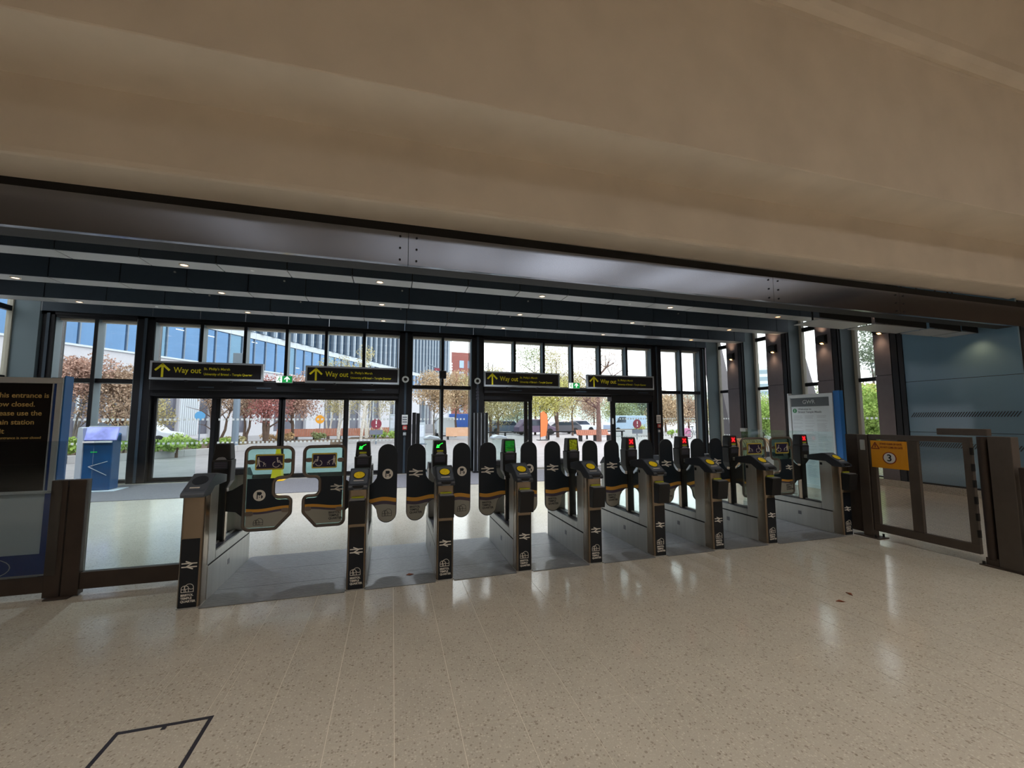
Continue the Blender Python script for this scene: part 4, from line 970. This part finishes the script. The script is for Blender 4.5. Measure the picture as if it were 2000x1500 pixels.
round_sign(1244, 828, 24, .36, M_maroon, 'maroon round sign with exclamation mark seen through the right door leaf', mat('plate_slate', (110, 114, 130), .5), mark=True)
round_sign(625, 819, 34, .36, mat('orange_sign', (236, 160, 40), .5), 'orange round sign in front of the white building pier')
round_sign(391, 812, 30, .32, mat('blue_sign', (80, 150, 200), .5), 'blue round sign by the dark ground floor glazing')

# ---- planters with kerbs
def ground_poly(pts, Yd): return [at(a, b, Yd) for a, b in pts]
def gnd(px, py):
    d = FW + RT*((px-1000)/FPX) - UP*((py-750)/FPX); return CAM + d*(-CAM.z/d.z)
def planter(name, lab, px, depth, h=.28):
    pts = [gnd(*p) for p in px]; mb = MB(); bk = []
    for i, p in enumerate(pts):
        d = (pts[min(i+1, len(pts)-1)]-pts[max(i-1, 0)]).normalized(); nn = Vector((-d.y, d.x, 0)); bk.append(nn)
    t = thing(name, lab, 'planter', (0, 0, 0))
    for i in range(len(pts)-1):
        L_ = (pts[i+1]-pts[i]).length; n_ = max(1, int(L_/1.2))
        for j in range(n_):
            a = pts[i].lerp(pts[i+1], j/n_); b = pts[i].lerp(pts[i+1], (j+1)/n_); e = (b-a).normalized()*.006
            na = bk[i].lerp(bk[i+1], j/n_); nb = bk[i].lerp(bk[i+1], (j+1)/n_)
            q = [(a+e).to_2d(), (b-e).to_2d(), (b-e+nb*.32).to_2d(), (a+e+na*.32).to_2d()]
            MB().prism(q, 'z', 0, h).build('kerb_stone', M_kerb, t)
    poly = [(p+n*.3).to_2d() for p, n in zip(pts, bk)]+[(p+n*depth).to_2d() for p, n in reversed(list(zip(pts, bk)))]
    MB().prism(poly, 'z', -.01, h-.04).build('soil_bed', M_soil, t)
planter('planter', 'white kerbed planter with hedges curving across the left doors', [(60, 911), (130, 906), (290, 897), (420, 887), (500, 877), (560, 873), (642, 872)], 4.5)
planter('planter', 'white kerbed planter with low green plants by the birches', [(672, 867), (730, 866), (800, 865)], 5)

LEAF = {}
def foliage(blobs, n, size, seed, zs=.8, flat=.5):
    r = random.Random(seed); mb = MB(); vs = []; fs = []
    tot = sum(b[3]**2 for b in blobs)
    for (bx, by, bz, br) in blobs:
        for _ in range(int(n*br*br/tot)):
            while True:
                v = Vector((r.uniform(-1, 1), r.uniform(-1, 1), r.uniform(-1, 1)))
                if v.length < 1: break
            v = v*(.75+.35*v.length) ; p = Vector((bx+v.x*br, by+v.y*br, bz+v.z*br*zs))
            a = Vector((r.gauss(0, 1), r.gauss(0, 1), r.gauss(0, flat))).normalized(); b_ = a.orthogonal().normalized()
            b_.rotate(Matrix.Rotation(r.uniform(0, 6.28), 3, a)); c = a.cross(b_); s = size*r.uniform(.6, 1.4)
            o = len(vs); vs += [p-b_*s, p-c*s*.55, p+b_*s, p+c*s*.55]; fs.append((o, o+1, o+2, o+3))
    mb.v = vs; mb.f = fs; return mb
def leafmat(name, rgb, var=.35):
    m = mat(name, rgb, .7, var=var, vscale=2.2); b = m.node_tree.nodes['Principled BSDF']; b.inputs['Specular IOR Level'].default_value = .2
    return m
M_bark = mat('bark', (96, 78, 68), .9, var=.3, vscale=6); M_birch = mat('birch_bark', (222, 216, 208), .7, var=.25, vscale=7, stretch=(1, 1, 3)); M_barkgrey = mat('bark_grey', (110, 104, 98), .9, var=.2)
G = {'rust': leafmat('leaf_rust', (172, 140, 126)), 'brown': leafmat('leaf_brown', (172, 148, 128)), 'red': leafmat('leaf_red', (162, 106, 102)), 'olive': leafmat('leaf_olive', (178, 168, 124)),
     'orange': leafmat('leaf_orange', (186, 162, 132)), 'green': leafmat('leaf_green', (148, 158, 114)), 'lime': leafmat('leaf_lime', (186, 184, 112)), 'dark': leafmat('leaf_dark', (120, 132, 112)), 'hedge': leafmat('leaf_hedge', (140, 166, 84)), 'tan': leafmat('grass_tan', (186, 156, 116)), 'fresh': leafmat('leaf_fresh', (158, 184, 100))}
def tree(lab, base, H, crown, rad, leaf, n=1500, size=.12, bark=None, tr=.10, stems=1, seed=1, bare=False, cw=1.0, name='tree', spread=.5):
    r = random.Random(seed); t = thing(name, lab, 'tree', (base.x, base.y, 0)); bark = bark or M_bark
    mb = MB()
    for s in range(stems):
        a = r.uniform(0, 6.28); d = 0 if stems == 1 else r.uniform(.4, 1)*spread
        top = Vector((math.cos(a)*d*1.6, math.sin(a)*d*1.6, H*(.93 if bare else .8)))
        st = Vector((math.cos(a)*d*.15, math.sin(a)*d*.15, 0)); pts = [st.lerp(top, q/6)+Vector((r.uniform(-.06, .06), r.uniform(-.06, .06), 0))*(q > 0) for q in range(7)]
        mb.tube(pts, tr, 7, False, tr*.25)
        for b in range(7 if stems == 1 else 4):
            q = r.uniform(.4, .95); p = pts[min(5, int(q*6))]; an = r.uniform(0, 6.28); ln = rad*r.uniform(.5, .95)
            e = p+Vector((math.cos(an)*ln, math.sin(an)*ln, ln*r.uniform(.4, 1.0))); mid = p.lerp(e, .5)+Vector((0, 0, .12*ln))
            mb.tube([p, mid, e], tr*.38, 5, False, tr*.08)
            for _ in range(3 if bare else 1):
                e2 = mid+Vector((r.uniform(-1, 1), r.uniform(-1, 1), r.uniform(.2, 1)))*ln*.6; mb.tube([mid, e2], tr*.18, 4, False, tr*.05)
    mb.build('trunk', bark, t, smooth=True)
    bl = []
    for _ in range(14):
        a = r.uniform(0, 6.28); d = rad*r.uniform(0, .72)*cw; bl.append((math.cos(a)*d, math.sin(a)*d, r.uniform(crown[0]+rad*.25, crown[1]-rad*.3) if crown[1]-crown[0] > rad*.6 else (crown[0]+crown[1])/2, rad*r.uniform(.4, .62)))
    foliage(bl, int(n*4.2), size*.55, seed+5).build('foliage', leaf, t, kind='stuff')
    return t
def base(px, Y): p = at(px, 820, Y); return Vector((p.x, p.y, 0))
tree('rust leaved multi-stem tree in the far left window beside the blue board', base(140, 17), 4.2, (2.4, 4.3), 1.15, G['rust'], 1100, .10, M_barkgrey, .06, 3, 3)
tree('brown autumn tree in the right half of the far left window', base(228, 18), 3.9, (1.3, 3.9), 1.5, G['brown'], 1500, .10, M_bark, .07, 3, 4)
tree('pale olive tree half hidden behind the left column', base(278, 23), 4.0, (1.2, 4.0), 1.3, G['olive'], 900, .10, M_birch, .07, 1, 5)
tree('bare limbed red brown maple with forked trunks in front of the white wall', base(424, 22), 3.9, (2.0, 3.9), 1.5, G['brown'], 520, .10, M_bark, .09, 4, 6, spread=.9)
tree('rust red maple left of the middle door stile', base(520, 23), 4.2, (1.6, 4.2), 1.7, G['red'], 900, .10, M_bark, .14, 2, 7)
tree('brown leaved tree behind the red maple', base(482, 27), 4.2, (1.6, 4.2), 1.6, G['brown'], 900, .11, M_bark, .1, 2, 8)
tree('orange brown tree right of the middle door stile', base(578, 25), 4.6, (1.8, 4.7), 1.5, G['rust'], 1100, .11, M_bark, .1, 2, 9)
for k, (px, Y, hh) in enumerate(((642, 29, 6.4), (662, 27, 5.6), (678, 31, 6.6), (704, 26, 6.2), (716, 28, 7.0), (748, 30, 6.0))):
    tree(('slim white birch left of the orange sign', 'slim birch with leaning pale stems', 'thin birch beyond the second bench', 'white birch right of the last door stile', 'tallest white birch rising above the doors', 'olive leaved birch at the right end of the left doors')[k],
         base(px, Y), hh, (2.0, hh), 1.1, G['olive'], 520, .085, M_birch, .07, 2 if k != 4 else 3, 20+k, spread=.45)
tree('small round street tree with thin trunk in the narrow centre window', at(847, 860, 24), 5.0, (2.3, 5.2), 1.35, G['orange'], 1500, .10, M_barkgrey, .07, 1, 30)
tree('large orange tree behind the street tree in the centre window', base(890, 34), 6.0, (2.4, 6.2), 2.3, G['orange'], 1900, .13, M_bark, .12, 1, 31)
tree('brown green tree seen in the left leaf of the right doors', base(972, 30), 6.0, (1.5, 6.0), 2.8, G['olive'], 2600, .12, M_bark, .12, 1, 32)
tree('yellow green tree in the open doorway, left side', base(1068, 27), 5.2, (1.7, 5.4), 2.0, G['lime'], 2300, .11, M_bark, .1, 1, 33)
tree('olive green tree in the open doorway, behind the yellow one', base(1118, 33), 6.0, (1.6, 6.2), 2.4, G['olive'], 2200, .12, M_bark, .11, 1, 34)
tree('tall sparse green tree showing above the right doors', base(1045, 36), 9.6, (4.5, 9.8), 2.6, G['green'], 900, .11, M_bark, .12, 1, 35)
tree('sparse tree with thin leaves in the middle clerestory panes', base(1090, 30), 8.4, (3.8, 8.6), 1.9, G['olive'], 700, .10, M_bark, .12, 2, 36)
tree('nearly bare tree with thick brown trunk in the open doorway', gnd(1170, 862), 7.4, (2.4, 7.2), 2.3, G['brown'], 420, .09, mat('bark_purple', (110, 86, 80), .9, var=.25), .2, 1, 37, bare=True)
tree('small bare tree rising left above the first right sign', base(958, 32), 7.2, (4.5, 7.2), 1.4, G['dark'], 240, .09, M_bark, .1, 2, 38, bare=True)
for k, (px, Y, hh, g, rr) in enumerate(((1215, 46, 6.4, 'green', 3.4), (1255, 50, 6.6, 'dark', 3.4), (1300, 40, 5.2, 'orange', 2.6), (1345, 42, 5.6, 'brown', 2.8), (1392, 44, 5.0, 'olive', 2.8), (1160, 52, 6.4, 'brown', 3.2), (1010, 56, 7.0, 'dark', 3.6), (940, 54, 6.6, 'orange', 3.2))):
    tree('%s tree in the distant row, %s' % (('green', 'dark green', 'orange', 'brown', 'olive', 'thin brown', 'grey green', 'faded orange')[k], ('behind the blue van', 'behind the right door leaf', 'left in the far right panes', 'behind the parked bicycle', 'at the corner column', 'behind the bare tree', 'behind the left leaf of the right doors', 'behind the blue truck')[k]),
         base(px, Y), hh, (.8, hh), rr, G[g], 1500, .17, M_bark, .14, 1, 50+k)
# right side trees seen through the side windows
for k, (px, Y, hh, g, rr) in enumerate(((1415, 24, 3.6, 'green', 2.0), (1490, 19, 3.3, 'fresh', 2.0), (1482, 24, 3.9, 'olive', 2.0), (1590, 15.5, 3.9, 'green', 2.0), (1690, 9.5, 2.9, 'fresh', 1.8), (1705, 11.5, 3.5, 'lime', 1.9), (1680, 14, 3.7, 'olive', 2.0))):
    tree('%s leafy tree outside the right windows, %s' % (('mid green', 'bright green', 'olive', 'mid green', 'bright green', 'yellow green', 'olive')[k], ('nearest the hall corner', 'filling the second window', 'behind the second window', 'behind the poster totem window', 'filling the window before the blue wall', 'taller one behind the blue wall window', 'left side of the last window')[k]),
         base(px, Y), hh, (.3, hh), rr, G[g], 3400, .10, M_bark, .12, 1, 70+k)
tree('dark conifer top rising in the last right window', base(1712, 17), 8.6, (4.5, 8.8), 1.5, G['dark'], 900, .12, M_bark, .14, 1, 90)

def bush(lab, px, py, Y, w, h, g, seed, n=500, name='shrub', size=.07):
    p = at(px, py, Y); t = thing(name, lab, 'shrub', (p.x, p.y, 0)); r = random.Random(seed); MB().cyl((0, 0, 0), (0, 0, .2), .06, 6).build('root_collar', M_bark, t)
    bl = [(r.uniform(-w/2, w/2), r.uniform(-.4, .4), .2+h*r.uniform(.35, .62), h*r.uniform(.3, .45)) for _ in range(max(5, int(w*3)))]
    MB().tube([(0, 0, .1), (.05, 0, .2+h*.5)], .04, 5).build('stem', M_bark, t); foliage(bl, n, size, seed).build('foliage', g, t, kind='stuff')
bush('large bright green hedge bush behind the planter kerb at the left door', 345, 880, 16.6, 1.9, .85, G['fresh'], 101, 1100)
bush('green hedge bush showing behind the ticket machine', 240, 880, 16, 1.3, .9, G['hedge'], 102, 600)
bush('low yellow green hedge right of the bright bush', 405, 880, 18.5, 1.4, .62, G['hedge'], 103, 600)
bush('green hedge bush beside the blue notice board', 148, 885, 15.6, 1.2, .85, G['hedge'], 104, 500)
bush('olive bush in front of the grey lamp post', 445, 870, 21, 1.6, .6, G['olive'], 105, 500)
bush('tan ornamental grass by the first timber bench', 545, 862, 25, 2.0, .65, G['tan'], 106, 500)
bush('low green shrub between the two timber benches', 622, 856, 27, 1.0, .6, G['green'], 107, 400)
bush('tan ornamental grass behind the second timber bench', 722, 852, 30, 2.4, .8, G['tan'], 108, 500)
bush('low green planting at the right end of the left doors', 765, 858, 27.5, 2.4, .7, G['fresh'], 109, 700)
bush('small green shrub left of the low planting by the birches', 735, 860, 27.5, 1.2, .5, G['hedge'], 112, 300)
bush('yellow flowered shrub behind the right door leaf', 1252, 848, 30, 2.6, 1.1, G['lime'], 110, 500)
bush('patch of tall green grass in the far right panes', 1312, 852, 26, 1.5, .55, G['fresh'], 111, 500)

# lamp posts
def lamp_post(px, Y, H, r, lab, head):
    p = base(px, Y); t = thing('lamp_post', lab, 'lamp post', tuple(p)); m = mat('lamp_grey', (120, 134, 150), .4, .2)
    MB().cyl((0, 0, 0), (0, 0, H), r, 14).build('shaft', m, t, smooth=True)
    if head == 'box':
        MB().box(-r*1.5, r*1.5, -r*1.2, r*1.2, H, H+.9).build('head', mat('lamp_head', (92, 104, 116), .4), t, bevel=.02); MB().box(-r*.8, r*.8, -r*.8, r*.8, H-.4, H).build('light_slot', M_white, t)
    else:
        MB().box(-r*.7, r*.7, -r-.01, -r*.5, H-1.6, H-1.0).build('light_slot', M_white, t); MB().tube([(0, 0, H), (.1, 0, H+.7), (.5, 0, H+.9), (.9, 0, H+.7)], .035, 6).build('arm', m, t); MB().box(.75, 1.15, -.12, .12, H+.5, H+.68).build('lantern', M_maroon, t)
    MB().cyl((0, 0, 0), (0, 0, .25), r*1.25, 14).build('base_collar', m, t)
lamp_post(461, 20.5, 4.2, .16, 'thick grey lamp post with box head in the left doors', 'box')
lamp_post(826, 25.5, 4.6, .11, 'slim grey lamp post with hooked arm in the centre window', 'arm')

# timber benches
M_timber = mat('bench_timber', (164, 106, 84), .55, var=.15)
def timber_bench(px, py, Y, L_, lab, h=.95, back=True):
    p = at(px, py, Y); t = thing('timber_bench', lab, 'bench', (p.x, p.y, 0), group=None)
    n_ = 7
    for j in range(n_): MB().box(-L_/2, L_/2, j*.08, j*.08+.065, .42, .47).build('seat_slat', M_timber, t)
    if back:
        nb_ = int(L_/.16)
        for j in range(nb_):
            x = -L_/2+j*L_/nb_; MB().prism([(.5, .40), (.56, .40), (.78, h), (.72, h)], 'x', x+.008, x+L_/nb_-.008).build('back_slat', M_timber, t)
    for x in (-L_/2+.1, 0, L_/2-.2): MB().box(x, x+.1, .05, .5, 0, .42).build('leg', M_frame, t)
timber_bench(576, 860, 27, 2.6, 'orange timber slatted bench with sloped back, left of the two by the birches')
timber_bench(662, 858, 28, 3.4, 'long orange timber slatted bench under the birches')
timber_bench(750, 852, 31, 2.2, 'small orange timber bench behind the low green planting')
timber_bench(1165, 858, 23, 2.6, 'reddish timber bench seen in the open doorway by the bare tree', .8)

# vehicles
def vehicle(lab, px, Y, L_, H, W_, body, yaw=0, cat='car', win=None, cab=False):
    p = base(px, Y); t = thing('van' if cat == 'van' else ('truck' if cat == 'truck' else 'car'), lab, cat, (p.x, p.y, 0), yaw)
    h0 = .28
    if cat == 'car': prof = [(-L_/2, h0), (L_/2, h0), (L_/2, .75), (L_/2-.75, .9), (L_/2-1.4, H), (-L_/2+.7, H), (-L_/2+.15, .95), (-L_/2, .8)]
    else: prof = [(-L_/2, h0), (L_/2, h0), (L_/2, .95), (L_/2-.5, 1.15), (L_/2-1.0, H), (-L_/2+.05, H), (-L_/2, H-.1)]
    MB().prism(prof, 'y', -W_/2, W_/2).build('body', body, t, bevel=.06)
    wn = MB()
    if cat == 'car': wn.prism([(L_/2-.95, .95), (L_/2-1.45, H-.1), (-L_/2+.8, H-.1), (-L_/2+.35, .95)], 'y', -W_/2-.006, W_/2+.006)
    else: wn.prism([(L_/2-.65, 1.2), (L_/2-1.05, H-.15), (L_/2-1.9, H-.15), (L_/2-1.9, 1.2)], 'y', -W_/2-.006, W_/2+.006)
    wn.build('side_window', mat('car_glass', (60, 70, 84), .1, .2), t)
    for x in (-L_/2+.8, L_/2-.85):
        for y in (-W_/2+.08, W_/2-.08): MB().cyl((x, y-.11, .33), (x, y+.11, .33), .33, 16).build('wheel', M_black, t)
    if cat == 'truck': MB().box(-L_/2-.1, L_/2-1.6, -W_/2-.05, W_/2+.05, .8, H+.5).build('cargo_box', win, t, bevel=.03)
    return t
vehicle('white and lilac car parked behind the hedge in the left doors', 268, 26.5, 4.4, 1.55, 1.8, mat('car_white', (214, 220, 230), .3), .15)
vehicle('pale blue van behind the right door leaf', 1220, 38, 4.6, 2.0, 1.9, mat('van_blue', (170, 190, 216), .3), PI, 'van')
vehicle('dark blue and red car at the left of the open doorway', 1046, 36, 4.2, 1.6, 1.8, mat('car_dark', (110, 96, 120), .3), 0)
vehicle('black car behind the orange sail flag', 1094, 38, 4.4, 1.35, 1.8, mat('car_black', (84, 86, 94), .3), PI)
vehicle('white car on the far side of the plaza in the doorway', 1128, 42, 4.4, 1.5, 1.8, mat('car_white', (214, 220, 230), .3), 0)
vehicle('white van beside the blue truck in the centre window', 868, 37, 3.4, 1.8, 1.8, mat('van_pale', (206, 214, 220), .3), PI/2, 'van')
vehicle('blue box truck in the centre window', 905, 42, 4.4, 1.7, 2.1, mat('car_white', (214, 220, 230), .3), 1.2, 'truck', mat('truck_blue', (54, 92, 170), .5))
vehicle('dark parked car left of the doorway stile', 988, 40, 4.2, 1.45, 1.8, mat('car_slate', (96, 108, 124), .3), 0)
# street furniture
p = gnd(1062, 860); t = thing('sail_flag', 'orange sail flag on a dark pole in the open doorway', 'flag', (p.x, p.y, 0))
MB().cyl((-.28, 0, 0), (-.28, 0, 2.6), .025, 8).build('pole', M_frame, t); MB().prism([(-.25, .25), (.2, .35), (.34, 1.4), (.28, 1.95), (.02, 2.2), (-.25, 2.1)], 'y', -.012, .012).build('sail', mat('flag_orange', (236, 124, 70), .6), t); MB().box(-.5, .3, -.25, .25, 0, .05).build('foot', M_frame, t)
p = gnd(900, 858); t = thing('barrier', 'pale orange site barrier in front of the blue truck', 'barrier', (p.x, p.y, 0)); MB().box(-1.2, 1.2, -.05, .05, .25, .95).build('board', mat('barrier_peach', (226, 178, 146), .5), t); MB().box(-1.1, -1.0, -.3, .3, 0, .25).box(1.0, 1.1, -.3, .3, 0, .25).build('feet', M_frame, t)
for k, (px, w_, lab) in enumerate(((985, 4.2, 'long low dark rail at the left of the right doors view'), (1145, 7.0, 'long low dark rail across the open doorway'))):
    p = at(px, 850, 26); t = thing('rail', lab, 'railing', (p.x, p.y, 0), group='low plaza rails')
    MB().box(-w_/2, w_/2, -.05, .05, .56, .66).build('top_bar', M_frame, t)
    for x in (-w_/2+.2, 0, w_/2-.3): MB().box(x, x+.12, -.05, .05, 0, .56).build('leg', M_frame, t)
p = gnd(1240, 852); t = thing('stone_planter', 'pale stone planter box below the maroon sign', 'planter', (p.x, p.y, 0)); MB().box(-3.6, 2.4, 0, 1.2, 0, .62).build('trough', mat('stone_pale', (190, 190, 194), .7), t, bevel=.02); MB().box(-3.4, 2.2, .1, 1.1, .6, .66).build('soil_bed', M_soil, t)
for k, px in enumerate((770, 822)):
    p = gnd(px, 860 if k == 0 else 868); t = thing('info_totem', 'white information totem ' + ('at the right end of the left doors' if k == 0 else 'beside the slim lamp post'), 'totem', (p.x, p.y, 0))
    MB().box(-.4+.15*k, .4-.15*k, -.12, .12, .05, 2.0-.6*k).build('slab', M_kioskshell, t, bevel=.03); MB().box(-.32+.15*k, .32-.15*k, -.13, -.12, .9-.4*k, 1.85-.6*k).build('map_panel', mat('map_pale', (206, 214, 230), .4, var=.1), t); MB().box(-.5+.15*k, .5-.15*k, -.2, .2, 0, .05).build('foot', M_fin2, t)
p = gnd(335, 905); t = thing('glass_shelter', 'low glass and steel shelter screen behind the bright hedge', 'screen', (p.x-5.5, p.y+9, 0)); MB().box(-.9, -.82, 0, .08, 0, 2.1).box(.5, .58, 0, .08, 0, 2.1).box(-.9, .58, 0, .08, 2.1, 2.2).build('frame', M_kioskshell, t); MB().box(-.8, .5, .03, .05, .2, 2.08).build('glass_panel', mat('screen_dark', (92, 104, 110), .15), t)
# steps with rails in front of the far building, centre window
p = gnd(850, 846); t = thing('steps', 'grey stone steps with handrails in the centre window', 'steps', (p.x, p.y, 0))
for j in range(6): MB().box(-3, 4, j*.4, 2.6, j*.17, j*.17+.17).build('step', mat('stone_grey', (150, 150, 156), .7), t)
for x in (-1.2, 1.2): MB().tube([(x, -.2, .9), (x, 2.4, 1.95)], .04, 6).cyl((x, -.2, 0), (x, -.2, .9), .03, 6).build('handrail', M_fin2, t)
# bicycle and pink bag
p = gnd(1357, 857); t = thing('bicycle', 'parked grey bicycle in the far right pane', 'bicycle', (p.x, p.y, 0)); n = 18
for x in (-.52, .52):
    MB().tube([(x+.33*math.cos(2*PI*k/n), 0, .34+.33*math.sin(2*PI*k/n)) for k in range(n)], .025, 5, True).build('wheel', M_black, t)
MB().tube([(-.52, 0, .34), (-.2, 0, .85), (.42, 0, .88), (-.05, 0, .36), (-.52, 0, .34)], .02, 5).tube([(.52, 0, .34), (.42, 0, .88), (.38, 0, 1.05)], .02, 5).tube([(-.05, 0, .36), (-.22, 0, .95)], .02, 5).build('frame', M_fin2, t)
MB().box(-.35, -.1, -.06, .06, .94, 1.0).build('saddle', M_black, t, bevel=.02); MB().tube([(.36, -.28, 1.08), (.4, 0, 1.05), (.36, .28, 1.08)], .018, 5).build('handlebar', M_black, t)
p = gnd(1343, 853); t = thing('bag', 'pink bag standing by the parked bicycle', 'bag', (p.x, p.y, 0)); MB().prism([(-.3, 0), (.3, 0), (.26, .72), (-.2, .8)], 'y', -.15, .15).build('sack', mat('pink', (214, 140, 180), .6), t, bevel=.06); MB().tube([(-.12, 0, .74), (-.05, 0, .95), (.1, 0, .95), (.16, 0, .72)], .02, 5).build('handle', M_maroon, t)
# red brick tower, tower block, hill
rb = thing('brick_building', 'red brick tower building with white vertical lettering beyond the fins', 'building', tuple(base(892, 105)), .05)
M_brick = mat('red_brick', (150, 92, 86), .8, var=.08); hb = (819-684)/800*107+1.6
MB().box(-7, 4.4, 0, 12, 0, hb).build('wall', M_brick, rb)
for j in range(5):
    for xx in (-5.4, .6, 2.9):
        MB().box(xx, xx+1.2, -.1, .1, hb-4.2-j*3, hb-2.2-j*3).build('window', mat('far_glass', (150, 170, 200), .2, .3), rb)
MB().box(-2.0, -1.2, -.15, 0, hb-9.5, hb-2.6).build('sign_strip', M_brick, rb)
for j in range(9): MB().box(-1.9, -1.3, -.2, -.15, hb-9.3+j*.74, hb-8.85+j*.74).build('letter', M_white, rb)
tb = thing('tower_block', 'pale tower block far off in the second right window', 'building', tuple(base(1493, 120)), -.6)
zt = (819-712)/800*150+1.6; MB().box(-5, 5, 0, 9, 0, zt).build('wall', mat('tower_pale', (196, 204, 208), .7), tb)
for j in range(6): MB().box(-4.6, 4.6, -.15, 0, zt-2.6-j*2.7, zt-1.2-j*2.7).build('window_band', mat('tower_glass', (130, 150, 160), .3), tb)
MB().box(-2, 1, 2, 5, zt, zt+1.4).build('roof_plant', mat('tower_pale', (196, 204, 208), .7), tb)
hl = MB(); n = 28; ridge = []
pc = base(1340, 200)
vs = []; fs = []
for a in range(n+1):
    for b in range(7):
        u = a/n*2-1; v = b/6*2-1; hgt = max(0, (1-v*v))*(10+7*math.cos(u*1.3)+1.5*math.sin(u*9))*max(0, 1-abs(u)**3)
        vs.append((pc.x+u*120, pc.y+v*30-u*40, hgt-.5))
for a in range(n):
    for b in range(6): fs.append((a*7+b, a*7+b+1, (a+1)*7+b+1, (a+1)*7+b))
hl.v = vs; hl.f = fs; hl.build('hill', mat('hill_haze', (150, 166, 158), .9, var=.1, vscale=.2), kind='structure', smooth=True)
PIERS = ((9.95, 0), (6.35, 0))
# raking piers outside the right windows
for k, (yb_, yt_) in enumerate(PIERS):
    t = thing('raking_pier', 'dark raking pier outside the right windows, ' + ('nearest the hall corner' if k == 0 else 'behind the poster totem'), 'pier', (13.6, yb_, 0), group='raking piers')
    MB().prism([(-.45, 0), (.55, 0), (.3+1.2, 6.5), (-.2+1.2, 6.5)], 'x', 0, .5).build('shaft', M_colface, t); MB().box(-.1, .6, -.6, .7, 0, .1).build('base_plate', M_frame, t)
